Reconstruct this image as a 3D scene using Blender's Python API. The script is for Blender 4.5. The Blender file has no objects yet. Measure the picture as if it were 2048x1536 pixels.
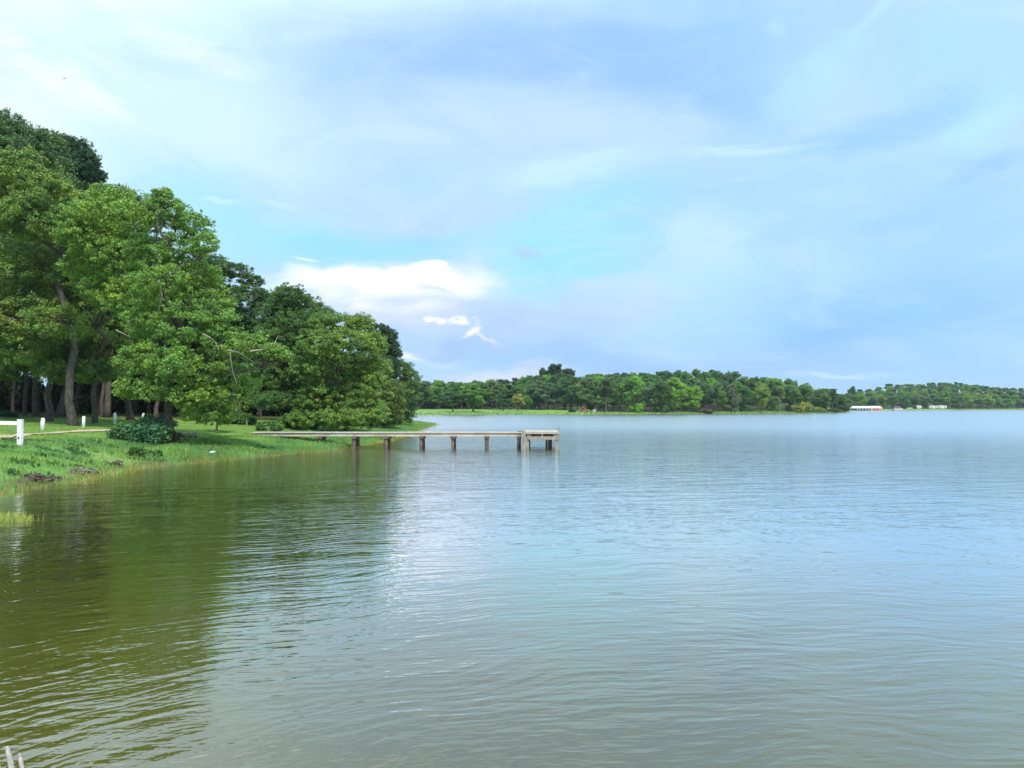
import bpy, math, random
import numpy as np
from mathutils import Vector, Matrix
R = math.radians
SC = bpy.context.scene
COL = SC.collection
random.seed(7)

# ------------------------------------------------------------------ camera
CAM_H = 3.0
F = 1536.0                      # focal length in pixels of the 2048 px wide photograph
PITCH = math.atan(44.0 / F)
cd = bpy.data.cameras.new('camera'); cam = bpy.data.objects.new('camera', cd); COL.objects.link(cam)
cd.sensor_width = 36.0; cd.lens = 36.0 * F / 2048.0
cd.clip_start = 0.1; cd.clip_end = 20000
cam.location = (0, 0, CAM_H); cam.rotation_euler = (R(90) + PITCH, 0, 0)
SC.camera = cam
SC.view_settings.view_transform = 'Standard'; SC.view_settings.look = 'None'
SC.view_settings.exposure = 0.3; SC.view_settings.gamma = 1.0
SC.cycles.max_bounces = 4; SC.cycles.diffuse_bounces = 2; SC.cycles.glossy_bounces = 2
SC.cycles.transmission_bounces = 2; SC.cycles.volume_bounces = 0; SC.cycles.transparent_max_bounces = 4

def ray(px, py):
    u = (px - 1024) / F; v = (768 - py) / F
    c, s = math.cos(PITCH), math.sin(PITCH)
    return u, c - s * v, s + c * v          # x, y, z
def at(px, py, Y):
    x, y, z = ray(px, py); k = Y / y
    return Vector((x * k, Y, CAM_H + z * k))
def m_per_px(Y): return Y / F

def srgb(r, g, b, k=1.0):
    f = lambda c: (c / 255 / 12.92 if c <= 10 else ((c / 255 + 0.055) / 1.055) ** 2.4) * k
    return (f(r), f(g), f(b), 1)

# ------------------------------------------------------------------ sky and sun
SUN_EL, SUN_AZ = 54.0, 158.0       # azimuth from +Y towards +X, degrees
W = bpy.data.worlds.new('World'); W.cycles.sampling_method = 'MANUAL'; W.cycles.sample_map_resolution = 512; SC.world = W; W.use_nodes = True
nt = W.node_tree; nt.nodes.clear()
def N(t, typ, **kw):
    n = t.nodes.new(typ)
    for k, v in kw.items(): setattr(n, k, v)
    return n
def L(t, a, b): t.links.new(a, b)
def mathn(t, op, a, b=None, c=None, clamp=False):
    n = N(t, 'ShaderNodeMath', operation=op); n.use_clamp = clamp
    for i, v in enumerate((a, b, c)):
        if v is None: continue
        if isinstance(v, (int, float)): n.inputs[i].default_value = v
        else: L(t, v, n.inputs[i])
    return n.outputs[0]
def vmath(t, op, a, b=None, s=None):
    n = N(t, 'ShaderNodeVectorMath', operation=op)
    for i, v in enumerate((a, b)):
        if v is None: continue
        if isinstance(v, (tuple, list)): n.inputs[i].default_value = v
        else: L(t, v, n.inputs[i])
    if s is not None:
        if isinstance(s, (int, float)): n.inputs['Scale'].default_value = s
        else: L(t, s, n.inputs['Scale'])
    return n
def mixc(t, fac, a, b, blend='MIX'):
    n = N(t, 'ShaderNodeMix', data_type='RGBA', blend_type=blend)
    for s, v in ((n.inputs[0], fac), (n.inputs[6], a), (n.inputs[7], b)):
        if isinstance(v, (int, float)): s.default_value = v
        elif isinstance(v, (tuple, list)): s.default_value = v
        else: L(t, v, s)
    return n.outputs[2]
def noise(t, vec, scale, detail=3, rough=0.5, dist=0.0, color=False):
    n = N(t, 'ShaderNodeTexNoise'); n.inputs['Scale'].default_value = scale
    n.inputs['Detail'].default_value = detail; n.inputs['Roughness'].default_value = rough
    n.inputs['Distortion'].default_value = dist
    if vec is not None: L(t, vec, n.inputs['Vector'])
    return n.outputs['Color' if color else 'Fac']
def maprange(t, v, a, b, c, d, smooth=False):
    n = N(t, 'ShaderNodeMapRange'); n.interpolation_type = 'SMOOTHSTEP' if smooth else 'LINEAR'
    L(t, v, n.inputs[0])
    for i, x in zip((1, 2, 3, 4), (a, b, c, d)): n.inputs[i].default_value = x
    return n.outputs[0]

tc = N(nt, 'ShaderNodeTexCoord')
sep = N(nt, 'ShaderNodeSeparateXYZ'); L(nt, tc.outputs['Generated'], sep.inputs[0])
az = mathn(nt, 'ARCTAN2', sep.outputs[0], sep.outputs[1])
el = mathn(nt, 'ARCSINE', sep.outputs[2])
flat = vmath(nt, 'MULTIPLY', tc.outputs['Generated'], (1, 1, 2.2)).outputs[0]
streaky = vmath(nt, 'MULTIPLY', tc.outputs['Generated'], (1, 1, 3.6)).outputs[0]
comb = N(nt, 'ShaderNodeCombineXYZ'); L(nt, az, comb.inputs[0]); L(nt, el, comb.inputs[1])
P0 = comb.outputs[0]
def warp(amt, scale, detail, src):
    c = noise(nt, src, scale, detail, 0.55, color=True)
    off = vmath(nt, 'SUBTRACT', c, (.5, .5, .5)).outputs[0]
    off = vmath(nt, 'MULTIPLY', off, (amt, amt * .6, 0)).outputs[0]
    return vmath(nt, 'ADD', P0, off).outputs[0]
WS = warp(.22, 3.0, 5, flat)        # soft, large
WC = warp(.10, 11.0, 8, flat)       # billowy edges
WF = warp(.05, 16.0, 5, streaky)

sky = N(nt, 'ShaderNodeTexSky'); sky.sky_type = 'NISHITA'; sky.sun_disc = False
sky.sun_elevation = R(SUN_EL); sky.sun_rotation = R(SUN_AZ); sky.air_density = 1.0; sky.dust_density = 1.5
skyc = vmath(nt, 'SCALE', sky.outputs[0], s=1.0).outputs[0]
K = 0.1                                            # background strength
def cc(r, g, b, k=1.0):
    c = srgb(r, g, b, k * .88 / K); return c
col = mixc(nt, 0.88, skyc, cc(176, 220, 255))
big = maprange(nt, noise(nt, flat, 1.7, 6, .55, .6), .32, .7, 0, 1, True)
col = mixc(nt, mathn(nt, 'MULTIPLY', big, .55), col, cc(200, 232, 255))
def azel(px, py):
    x, y, z = ray(px, py); return math.atan2(x, y), math.asin(z / math.sqrt(x*x + y*y + z*z))
BIL = maprange(nt, noise(nt, flat, 11, 9, .6, .4), .36, .60, 0, 1, True)
STR = maprange(nt, noise(nt, streaky, 7, 9, .66, .8), .40, .62, 0, 1, True)
def blob(px, py, rx, ry, rot, color, strength=1.0, soft=1.0, src=None, k=1.0, tex=None):
    global col
    a, e = azel(px, py); a2, _ = azel(px + 20, py); _, e2 = azel(px, py - 20)
    sx, sy = rx * abs(a2 - a) / 20, ry * abs(e2 - e) / 20
    m = N(nt, 'ShaderNodeMapping', vector_type='TEXTURE')
    m.inputs['Location'].default_value = (a, e, 0); m.inputs['Rotation'].default_value = (0, 0, R(rot))
    m.inputs['Scale'].default_value = (sx, sy, 1)
    L(nt, src or WS, m.inputs['Vector'])
    ln = vmath(nt, 'LENGTH', m.outputs[0]).outputs['Value']
    fac = maprange(nt, ln, 1 + .55 * soft, 1 - .85 * soft, 0, strength, True)
    if tex is None and src is not None and src in (WC, WF): tex = (BIL if src is WC else STR, .45)
    if tex is not None: fac = mathn(nt, 'MULTIPLY', fac, maprange(nt, tex[0], 0, 1, 1 - tex[1], 1))
    col = mixc(nt, fac, col, cc(*color, k))
# soft wide tones
blob(60, 120, 640, 300, -10, (220, 248, 255), .95, 1, None, 1.06)
blob(380, 300, 330, 130, -25, (212, 240, 255), .7, 1)
blob(480, 440, 240, 80, -12, (166, 230, 255), .85, 1)
blob(900, 110, 430, 150, -8, (157, 198, 250), .95, 1)
blob(1280, 190, 280, 90, -14, (153, 199, 252), .85, 1)
blob(1450, 110, 160, 190, 20, (155, 205, 255), .7, 1)
blob(1020, 270, 430, 62, -4, (196, 226, 255), .85, 1)
blob(1150, 335, 170, 34, 8, (204, 238, 255), .9, .8, WF)
blob(760, 265, 130, 22, 0, (206, 236, 255), .6, .8, WF)
blob(1170, 490, 190, 120, 20, (160, 230, 255), .95, .7)
blob(760, 490, 250, 42, 4, (156, 224, 255), .85, .8)
blob(640, 420, 240, 40, -8, (184, 220, 254), .6, 1)
blob(880, 440, 180, 30, 8, (188, 218, 254), .7, .9, WF)
blob(1060, 505, 32, 13, 0, (182, 208, 248), .8, .8, WF)
blob(1560, 440, 380, 130, 0, (172, 218, 255), .75, 1)
blob(1900, 500, 260, 150, 0, (164, 214, 255), .75, 1)
blob(1410, 500, 90, 95, 15, (193, 231, 255), .95, .5, WC)
blob(1470, 590, 250, 95, 0, (184, 228, 255), .9, .75, WC)
blob(1230, 600, 150, 50, 0, (194, 222, 253), .85, .6, WC)
blob(1060, 640, 230, 50, -4, (186, 212, 250), .9, .8, WC)
blob(1750, 660, 420, 90, 0, (152, 205, 253), .85, 1)
blob(1260, 712, 420, 34, -2, (160, 200, 249), .85, .9)
blob(1650, 690, 170, 34, 3, (148, 197, 250), .7, .9)
# cirrus on the right
blob(1640, 150, 130, 42, 36, (184, 230, 255), .85, 1, WC)
blob(1740, 35, 90, 13, 42, (190, 234, 255), .8, .9, WF)
blob(1550, 60, 16, 26, 0, (182, 228, 255), .7, .9, WF)
blob(1570, 190, 24, 52, -25, (182, 228, 255), .7, .9, WF)
blob(1950, 90, 160, 120, 10, (174, 226, 255), .6, 1)
blob(1960, 240, 110, 55, 30, (186, 236, 255), .8, .8)
blob(1760, 260, 220, 45, 8, (154, 206, 255), .8, .9)
blob(1990, 335, 120, 22, 18, (158, 206, 254), .8, .9)
blob(1490, 302, 140, 12, -3, (206, 240, 255), .85, 1, WF)
blob(1800, 440, 110, 14, 8, (160, 208, 254), .6, 1, WF)
# bright streaks upper left
blob(90, 150, 130, 34, -32, (247, 255, 255), .9, 1, WF, 1.06)
blob(190, 185, 90, 22, -36, (248, 255, 255), .85, 1, WF, 1.06)
blob(380, 100, 110, 28, -14, (244, 254, 255), .85, 1, WF, 1.03)
blob(205, 120, 42, 14, -25, (246, 255, 255), .7, 1, WF)
blob(60, 240, 170, 60, -30, (238, 253, 255), .7, 1)
blob(445, 405, 50, 4, -3, (214, 244, 255), .8, .9, WF)
blob(560, 408, 40, 6, -6, (208, 240, 255), .7, .9, WF)
blob(612, 519, 26, 3, -8, (225, 248, 255), .9, .8, P0)
# cumulus bank over the wood
blob(800, 660, 220, 60, 0, (184, 214, 250), .95, .8, WC, 1, (BIL, .2))
blob(760, 618, 190, 40, 0, (208, 224, 252), .95, .8, WC, 1, (BIL, .3))
blob(640, 560, 110, 28, 5, (250, 254, 255), 1, .75, WC, 1.15, (BIL, .3))
blob(780, 570, 185, 46, 0, (246, 249, 255), 1, .8, WC, 1.12, (BIL, .4))
blob(810, 560, 100, 24, 4, (255, 253, 254), 1, .9, WC, 2.6, (BIL, .5))
blob(890, 568, 100, 42, 8, (248, 249, 255), 1, .9, WC, 1.12, (BIL, .4))
blob(865, 532, 24, 17, 0, (255, 254, 255), 1, .6, WC, 1.4, (BIL, .2))
blob(820, 598, 90, 8, 3, (206, 218, 248), .6, .9, WF)
blob(700, 578, 70, 9, 2, (222, 232, 252), .7, 1, WC)
blob(880, 590, 60, 10, -6, (216, 228, 252), .7, 1, WC)
blob(800, 614, 100, 12, 3, (248, 246, 252), .9, .9, WF, 1.15)
blob(830, 640, 110, 22, 4, (214, 226, 252), .8, 1, WC)
blob(1010, 660, 60, 30, 30, (184, 210, 250), .9, .8, WC)
blob(940, 695, 100, 26, 0, (168, 202, 249), .9, .9, WC, 1, (BIL, .2))
blob(862, 643, 20, 7, 3, (255, 254, 255), 1, .8, WC, 1.2)
blob(908, 646, 22, 5, -3, (255, 252, 255), 1, .9, WC, 1.1)
blob(945, 664, 26, 9, 16, (250, 246, 252), 1, .9, WC, 1.1)
blob(975, 678, 28, 7, -38, (224, 234, 254), .9, 1, WC)
blob(815, 711, 34, 11, 0, (242, 246, 255), 1, .9, WC, 1.05)
blob(880, 722, 40, 8, 0, (206, 226, 253), .8, 1, WC)
blob(840, 745, 70, 28, 0, (178, 216, 252), .8, 1, WC)
blob(1010, 752, 140, 15, 2, (222, 226, 250), .9, .8, WC)
blob(1680, 750, 110, 7, 0, (202, 230, 255), .9, .9, WF)
# fine wisps everywhere
wis = maprange(nt, noise(nt, streaky, 4.5, 10, .66, 1.2), .46, .72, 0, .30, True)
col = mixc(nt, wis, col, cc(210, 236, 255))
shade = maprange(nt, noise(nt, flat, 5.5, 10, .62, .8), .48, .7, 0, .26, True)
col = mixc(nt, shade, col, cc(160, 200, 248))
# unseen sky overhead, brightened to add light to the water and trees
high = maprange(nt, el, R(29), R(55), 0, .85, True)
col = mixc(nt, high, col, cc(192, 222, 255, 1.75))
# the veiled sun's glare spreads over the upper left, above the trees
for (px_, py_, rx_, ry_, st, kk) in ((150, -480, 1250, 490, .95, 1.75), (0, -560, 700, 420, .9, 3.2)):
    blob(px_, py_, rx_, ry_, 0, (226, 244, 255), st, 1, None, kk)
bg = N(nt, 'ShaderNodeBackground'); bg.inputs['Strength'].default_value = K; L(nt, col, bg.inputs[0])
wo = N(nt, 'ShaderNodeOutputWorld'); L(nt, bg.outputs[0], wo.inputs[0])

sd = bpy.data.lights.new('sun', 'SUN'); sun = bpy.data.objects.new('sun', sd); COL.objects.link(sun)
sd.energy = 4.0; sd.angle = R(7); sd.color = (1, .95, .85)
sv = Vector((math.sin(R(SUN_AZ)) * math.cos(R(SUN_EL)), math.cos(R(SUN_AZ)) * math.cos(R(SUN_EL)), math.sin(R(SUN_EL))))
sun.rotation_euler = (-sv).to_track_quat('-Z', 'Y').to_euler()

# ------------------------------------------------------------------ helpers
def tag(o, label=None, cat=None, group=None, kind=None):
    if label: o['label'] = label
    if cat: o['category'] = cat
    if group: o['group'] = group
    if kind: o['kind'] = kind
    return o
def empty(name, loc, label, cat, group=None, rz=0):
    o = bpy.data.objects.new(name, None); COL.objects.link(o); o.location = loc
    o.rotation_euler.z = rz; o.empty_display_size = .2
    return tag(o, label, cat, group)
def new_mat(name):
    m = bpy.data.materials.new(name); m.use_nodes = True
    t = m.node_tree; b = t.nodes['Principled BSDF']
    return m, t, b
class MB:
    """collects numpy pieces of one mesh"""
    def __init__(s): s.v = []; s.f = []; s.t = []; s.n = 0
    def add(s, v, f, tint=None):
        v = np.asarray(v, np.float64).reshape(-1, 3); f = np.asarray(f, np.int64).reshape(-1, 4)
        s.v.append(v); s.f.append(f + s.n); s.n += len(v)
        s.t.append(np.full(len(f), .5) if tint is None else (np.full(len(f), tint) if np.isscalar(tint) else np.asarray(tint)))
    def box(s, c, d, rz=0, M=None):
        x, y, z = [k / 2 for k in d]
        v = np.array([(-x,-y,-z),(x,-y,-z),(x,y,-z),(-x,y,-z),(-x,-y,z),(x,-y,z),(x,y,z),(-x,y,z)])
        if rz:
            a, b = math.cos(rz), math.sin(rz); v = np.stack([v[:,0]*a - v[:,1]*b, v[:,0]*b + v[:,1]*a, v[:,2]], 1)
        if M is not None: v = v @ np.array(M.to_3x3()).T
        s.add(v + np.array(c), [(0,3,2,1),(4,5,6,7),(0,1,5,4),(1,2,6,5),(2,3,7,6),(3,0,4,7)])
    def bar(s, p, q, w, h):
        """box beam from p to q"""
        p, q = Vector(p), Vector(q); d = q - p
        s.box((p + q) / 2, (d.length, w, h), M=d.to_track_quat('X', 'Z').to_matrix())
    def prism(s, poly, axis, a, b):
        """convex or simple polygon (2D list) extruded; quads fan from centre"""
        n = len(poly); c = np.mean(poly, 0)
        def p3(p, t):
            return {'x': (t, p[0], p[1]), 'y': (p[0], t, p[1]), 'z': (p[0], p[1], t)}[axis]
        v = [p3(p, a) for p in poly] + [p3(p, b) for p in poly] + [p3(c, a), p3(c, b)]
        f = []
        for i in range(n):
            j = (i + 1) % n
            f.append((i, j, n + j, n + i)); f.append((j, i, 2*n, 2*n)); f.append((n + i, n + j, 2*n + 1, 2*n + 1))
        s.add(v, f)
    def tube(s, pts, rad, sides=7, cap=True, rough=0, rng=None):
        pts = [Vector(p) for p in pts]; n = len(pts)
        rad = [rad] * n if np.isscalar(rad) else list(rad)
        V = []; up = Vector((0.3, 0.9, 0.1)).normalized()
        for i, p in enumerate(pts):
            d = (pts[min(i + 1, n - 1)] - pts[max(i - 1, 0)]).normalized()
            a = d.cross(up)
            if a.length < 1e-3: a = d.cross(Vector((1, 0, 0)))
            a.normalize(); b = d.cross(a)
            for k in range(sides):
                th = 2 * math.pi * k / sides; rr = rad[i]
                if rough and rng is not None: rr *= 1 + rough * rng.uniform(-1, 1)
                V.append(p + (a * math.cos(th) + b * math.sin(th)) * rr)
        Fc = []
        for i in range(n - 1):
            for k in range(sides):
                k2 = (k + 1) % sides
                Fc.append((i*sides + k, i*sides + k2, (i+1)*sides + k2, (i+1)*sides + k))
        if cap:
            V.append(pts[0]); V.append(pts[-1]); c0 = n * sides
            for k in range(sides):
                k2 = (k + 1) % sides
                Fc.append((k2, k, c0, c0)); Fc.append(((n-1)*sides + k, (n-1)*sides + k2, c0 + 1, c0 + 1))
        s.add([tuple(x) for x in V], Fc)
    def mesh(s, name, mat, smooth=False):
        v = np.concatenate(s.v); f = np.concatenate(s.f); t = np.concatenate(s.t)
        tri = f[:, 2] == f[:, 3]
        me = bpy.data.meshes.new(name)
        me.vertices.add(len(v)); me.vertices.foreach_set('co', v.astype(np.float32).ravel())
        cnt = np.where(tri, 3, 4); st = np.concatenate([[0], np.cumsum(cnt)[:-1]])
        keep = np.ones(f.shape, bool); keep[tri, 3] = False
        lv = f[keep]
        me.loops.add(len(lv)); me.loops.foreach_set('vertex_index', lv.astype(np.int32))
        me.polygons.add(len(f)); me.polygons.foreach_set('loop_start', st.astype(np.int32))
        at_ = me.attributes.new('tint', 'FLOAT', 'FACE'); at_.data.foreach_set('value', t.astype(np.float32))
        me.polygons.foreach_set('use_smooth', np.full(len(f), smooth))
        me.update(calc_edges=True)
        me.materials.append(mat)
        return me
    def build(s, name, mat, parent=None, smooth=False, local=True):
        """link as one object; with a parent the geometry is given in world space and moved into the parent's"""
        if parent is not None and not local:
            M = Matrix.Translation(parent.location) @ Matrix.Rotation(parent.rotation_euler.z, 4, 'Z')
            Mi = np.array(M.inverted()); s.v = [v @ Mi[:3, :3].T + Mi[:3, 3] for v in s.v]
        o = bpy.data.objects.new(name, s.mesh(name, mat, smooth)); COL.objects.link(o)
        if parent is not None: o.parent = parent
        return o

# ------------------------------------------------------------------ terrain function
SH = [(-5,-600), (-5,-30), (-9,-5), (-12,6), (-16.5,14), (-18.3,21.5), (-17.8,26.6), (-17.6,29.5), (-17.6,31.8), (-18.4,36.6),
      (-17.3,40.4), (-15.5,45.2), (-13.6,49.0), (-12.6,51.2), (-12.0,56.9), (-11.0,65.8), (-11.2,79.4),
      (-11.7,94), (-12.2,112), (-12.7,126), (-18,134), (-40,150), (-90,185), (-110,235), (-70,252), (-32,255), (-20.7,257),
      (-4,270), (31,271), (70,288), (119,318), (150,350), (162,372), (168,400), (185,450), (213,483), (291,542), (409,614),
      (700,760), (1600,1000), (1600,-600)]
SHA = np.array(SH, float)
def sdist(x, y):
    """signed distance to the shoreline, positive on land"""
    x = np.asarray(x, float); y = np.asarray(y, float)
    d = np.full(x.shape, 1e9); inside = np.zeros(x.shape, bool)
    n = len(SHA)
    for i in range(n):
        a = SHA[i]; b = SHA[(i + 1) % n]; e = b - a
        t = np.clip(((x - a[0]) * e[0] + (y - a[1]) * e[1]) / (e @ e), 0, 1)
        d = np.minimum(d, np.hypot(x - a[0] - t * e[0], y - a[1] - t * e[1]))
        cond = ((a[1] > y) != (b[1] > y)) & (x < (b[0] - a[0]) * (y - a[1]) / (b[1] - a[1] + 1e-12) + a[0])
        inside ^= cond
    return np.where(inside, -d, d)
def wob(x, y, k, p): return np.sin(x * k + p + 1.7 * np.sin(y * k * .7 + p)) * np.cos(y * k * 1.1 - p + np.sin(x * k * .6))
def gz(x, y, s=None):
    x = np.asarray(x, float); y = np.asarray(y, float)
    if s is None: s = sdist(x, y)
    s = s + .25 * wob(x, y, 1.1, .3) + .15 * wob(x, y, 2.7, 1.3)
    near = np.clip((200 - y) / 60, 0, 1)
    Ls = 3.2 + np.clip((y - 38) / 8, 0, 1) * 5.5
    sp = np.maximum(s, 0)
    zn = 1.35 * (1 - np.exp(-sp / Ls)) + 1.25 * (1 - np.exp(-sp / 80))
    zf = .7 * (1 - np.exp(-sp / 5)) + 1.6 * (1 - np.exp(-sp / 80))
    z = zn * near + zf * (1 - near)
    hill = 12.0 * np.exp(-((x - 150) / 75) ** 2 - ((y - 445) / 60) ** 2) + 5 * np.exp(-((x - 70) / 60) ** 2 - ((y - 400) / 50) ** 2)
    hill += 15 * np.exp(-((x - 420) / 190) ** 2 - ((y - 800) / 110) ** 2)
    hill = hill * np.clip((s - 4) / 40, 0, 1)
    z = z + hill + np.clip(sp / 6, 0, 1) * near * (.05 * wob(x, y, .9, 2) + .07 * wob(x, y, .31, .5))
    return np.where(s > 0, z + .02, np.maximum(.16 * s, -2.5) + .02)
def g(x, y): return float(gz(np.array([x]), np.array([y]))[0])
def hit(px, py, y0=15, y1=900):
    """where the view ray of a pixel meets the ground: used to plant things at their real place"""
    x, yy, z = ray(px, py); Y = np.arange(y0, y1, .1)
    X = x / yy * Y; Z = CAM_H + z / yy * Y
    k = np.nonzero(Z <= np.maximum(gz(X, Y), 0))[0]
    i = k[0] if len(k) else len(Y) - 1
    return Vector((X[i], Y[i], max(g(X[i], Y[i]), 0)))

# ------------------------------------------------------------------ materials
def foliage(name, trans=.22, rough=.55, lo=.62, hi=1.5, yel=(1.35, 1.12, .8)):
    m, t, b = new_mat(name)
    oi = N(t, 'ShaderNodeObjectInfo'); at_ = N(t, 'ShaderNodeAttribute', attribute_name='tint')
    v = maprange(t, at_.outputs['Fac'], 0, 1, lo, hi)
    c = vmath(t, 'SCALE', oi.outputs['Color'], s=v).outputs[0]
    g_ = N(t, 'ShaderNodeNewGeometry')
    nz = noise(t, g_.outputs['Position'], .45, 3, .5)
    c2 = vmath(t, 'MULTIPLY', c, yel).outputs[0]
    c = mixc(t, maprange(t, nz, .42, .62, 0, 1), c, c2)
    L(t, c, b.inputs['Base Color']); b.inputs['Roughness'].default_value = rough
    b.inputs['Specular IOR Level'].default_value = .35
    tr = N(t, 'ShaderNodeBsdfTranslucent'); L(t, vmath(t, 'MULTIPLY', c, (1.2, 1.25, .5)).outputs[0], tr.inputs[0])
    mx = N(t, 'ShaderNodeMixShader'); mx.inputs[0].default_value = trans
    L(t, b.outputs[0], mx.inputs[1]); L(t, tr.outputs[0], mx.inputs[2])
    L(t, mx.outputs[0], t.nodes['Material Output'].inputs[0])
    return m
M_LEAF = foliage('leaf'); M_PINE = foliage('pine_needles', .12, .6, .6, 1.4, (1.1, 1.05, .85))
M_GRASS = foliage('grass_blade', .3, .5, .6, 1.4, (1.35, 1.06, .8))
def bark(name, c1, c2, sc=3.0, bump=.6):
    m, t, b = new_mat(name); tcx = N(t, 'ShaderNodeTexCoord')
    v = vmath(t, 'MULTIPLY', tcx.outputs['Object'], (sc*3, sc*3, sc*.6)).outputs[0]
    n = noise(t, v, 1.4, 6, .65, .3)
    L(t, mixc(t, maprange(t, n, .35, .68, 0, 1), c1, c2), b.inputs['Base Color'])
    b.inputs['Roughness'].default_value = .9; b.inputs['Specular IOR Level'].default_value = .15
    bp = N(t, 'ShaderNodeBump'); bp.inputs['Strength'].default_value = bump; bp.inputs['Distance'].default_value = .04
    L(t, n, bp.inputs['Height']); L(t, bp.outputs[0], b.inputs['Normal'])
    return m
M_BARK = bark('bark', (.035, .029, .023, 1), (.17, .15, .125, 1))
M_BARKP = bark('pale_bark', (.13, .12, .10, 1), (.34, .31, .27, 1))
M_DEAD = bark('dead_wood', (.2, .18, .15, 1), (.42, .39, .34, 1), 6)
M_ROOT = bark('root_wood', (.03, .022, .018, 1), (.2, .16, .13, 1), 6)
def wood(name, c1, c2, axis='X', sc=1.0):
    m, t, b = new_mat(name); tcx = N(t, 'ShaderNodeTexCoord')
    k = {'X': (.7, 14, 14), 'Y': (14, .7, 14), 'Z': (14, 14, .7)}[axis]
    v = vmath(t, 'MULTIPLY', tcx.outputs['Object'], tuple(q * sc for q in k)).outputs[0]
    n = noise(t, v, 1.0, 5, .6, .4); n2 = noise(t, tcx.outputs['Object'], 1.3 * sc, 4, .6)
    f = mathn(t, 'ADD', mathn(t, 'MULTIPLY', n, .6), mathn(t, 'MULTIPLY', n2, .5))
    L(t, mixc(t, maprange(t, f, .38, .72, 0, 1), c1, c2), b.inputs['Base Color'])
    b.inputs['Roughness'].default_value = .85; b.inputs['Specular IOR Level'].default_value = .2
    bp = N(t, 'ShaderNodeBump'); bp.inputs['Strength'].default_value = .5; bp.inputs['Distance'].default_value = .01
    L(t, n, bp.inputs['Height']); L(t, bp.outputs[0], b.inputs['Normal'])
    return m
M_FASCIA = wood('weathered_fascia', (.34, .28, .21, 1), (.66, .58, .47, 1))
M_DECK = wood('deck_boards', (.3, .27, .23, 1), (.58, .54, .47, 1), 'Y')
M_PILE = wood('pile_wood', (.03, .024, .019, 1), (.19, .15, .12, 1), 'Z')
M_GREY = wood('grey_wood', (.12, .105, .085, 1), (.36, .33, .28, 1), 'Z')
def plain(name, c, rough=.5, metal=0, var=.15, sc=2.0, spec=.5):
    m, t, b = new_mat(name); tcx = N(t, 'ShaderNodeTexCoord')
    n = noise(t, tcx.outputs['Object'], sc, 5, .6)
    d = tuple(x * (1 - var * 2) for x in c[:3]) + (1,); e = tuple(min(x * (1 + var * .5), .95) for x in c[:3]) + (1,)
    L(t, mixc(t, maprange(t, n, .3, .6, 0, 1), d, e), b.inputs['Base Color'])
    b.inputs['Roughness'].default_value = rough; b.inputs['Metallic'].default_value = metal
    b.inputs['Specular IOR Level'].default_value = spec
    return m
M_WHITE = plain('white_paint', (.78, .82, .80), .6, 0, .16, 5)
M_DARK = plain('dark_metal', (.03, .03, .03), .5)
M_GLASS = plain('dark_glass', (.02, .025, .03), .08, 0, .05)
M_RUBBER = plain('rubber', (.02, .02, .02), .8)
M_RED = plain('red_paint', (.38, .05, .06), .35)
M_ROOFW = plain('white_roofing', (.56, .55, .52), .5, 0, .1)
M_ORANGE = plain('orange_siding', (.72, .24, .09), .6, 0, .1)
M_PLASTIC = plain('white_plastic', (.50, .50, .47), .4, 0, .12)
M_TABLE = wood('table_boards', (.06, .045, .035, 1), (.17, .14, .11, 1))

# ground
m, t, b = new_mat('ground_soil_and_turf'); M_GROUND = m
gp = N(t, 'ShaderNodeNewGeometry'); pos = gp.outputs['Position']
sa = N(t, 'ShaderNodeAttribute', attribute_name='shore')
n1 = noise(t, pos, .22, 5, .6); n2 = noise(t, pos, 2.2, 6, .7); n3 = noise(t, pos, 14, 4, .7)
gcol = mixc(t, maprange(t, n1, .35, .65, 0, 1), (.13, .25, .05, 1), (.2, .31, .07, 1))
gcol = mixc(t, maprange(t, n2, .4, .7, 0, .65), gcol, (.09, .19, .04, 1))
gcol = mixc(t, maprange(t, n3, .5, .75, 0, .5), gcol, (.19, .27, .08, 1))
gcol = mixc(t, maprange(t, noise(t, pos, .55, 6, .7), .56, .68, 0, .75, True), gcol, (.22, .19, .10, 1))
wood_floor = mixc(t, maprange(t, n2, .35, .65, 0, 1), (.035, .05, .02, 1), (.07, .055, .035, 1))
shd = mathn(t, 'ADD', sa.outputs['Fac'], mathn(t, 'MULTIPLY', n2, 1.3))
mud = mixc(t, n3, (.10, .11, .04, 1), (.17, .18, .07, 1))
gcol = mixc(t, maprange(t, shd, .75, 1.5, 1, 0, True), gcol, mud)
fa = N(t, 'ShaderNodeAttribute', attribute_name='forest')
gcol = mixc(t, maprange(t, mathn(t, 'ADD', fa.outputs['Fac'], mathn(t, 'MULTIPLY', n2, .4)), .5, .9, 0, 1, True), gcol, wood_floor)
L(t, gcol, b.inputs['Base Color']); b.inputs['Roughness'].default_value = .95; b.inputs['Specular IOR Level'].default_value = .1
bp = N(t, 'ShaderNodeBump'); bp.inputs['Strength'].default_value = .8; bp.inputs['Distance'].default_value = .08
L(t, mathn(t, 'ADD', n3, n2), bp.inputs['Height']); L(t, bp.outputs[0], b.inputs['Normal'])

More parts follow.
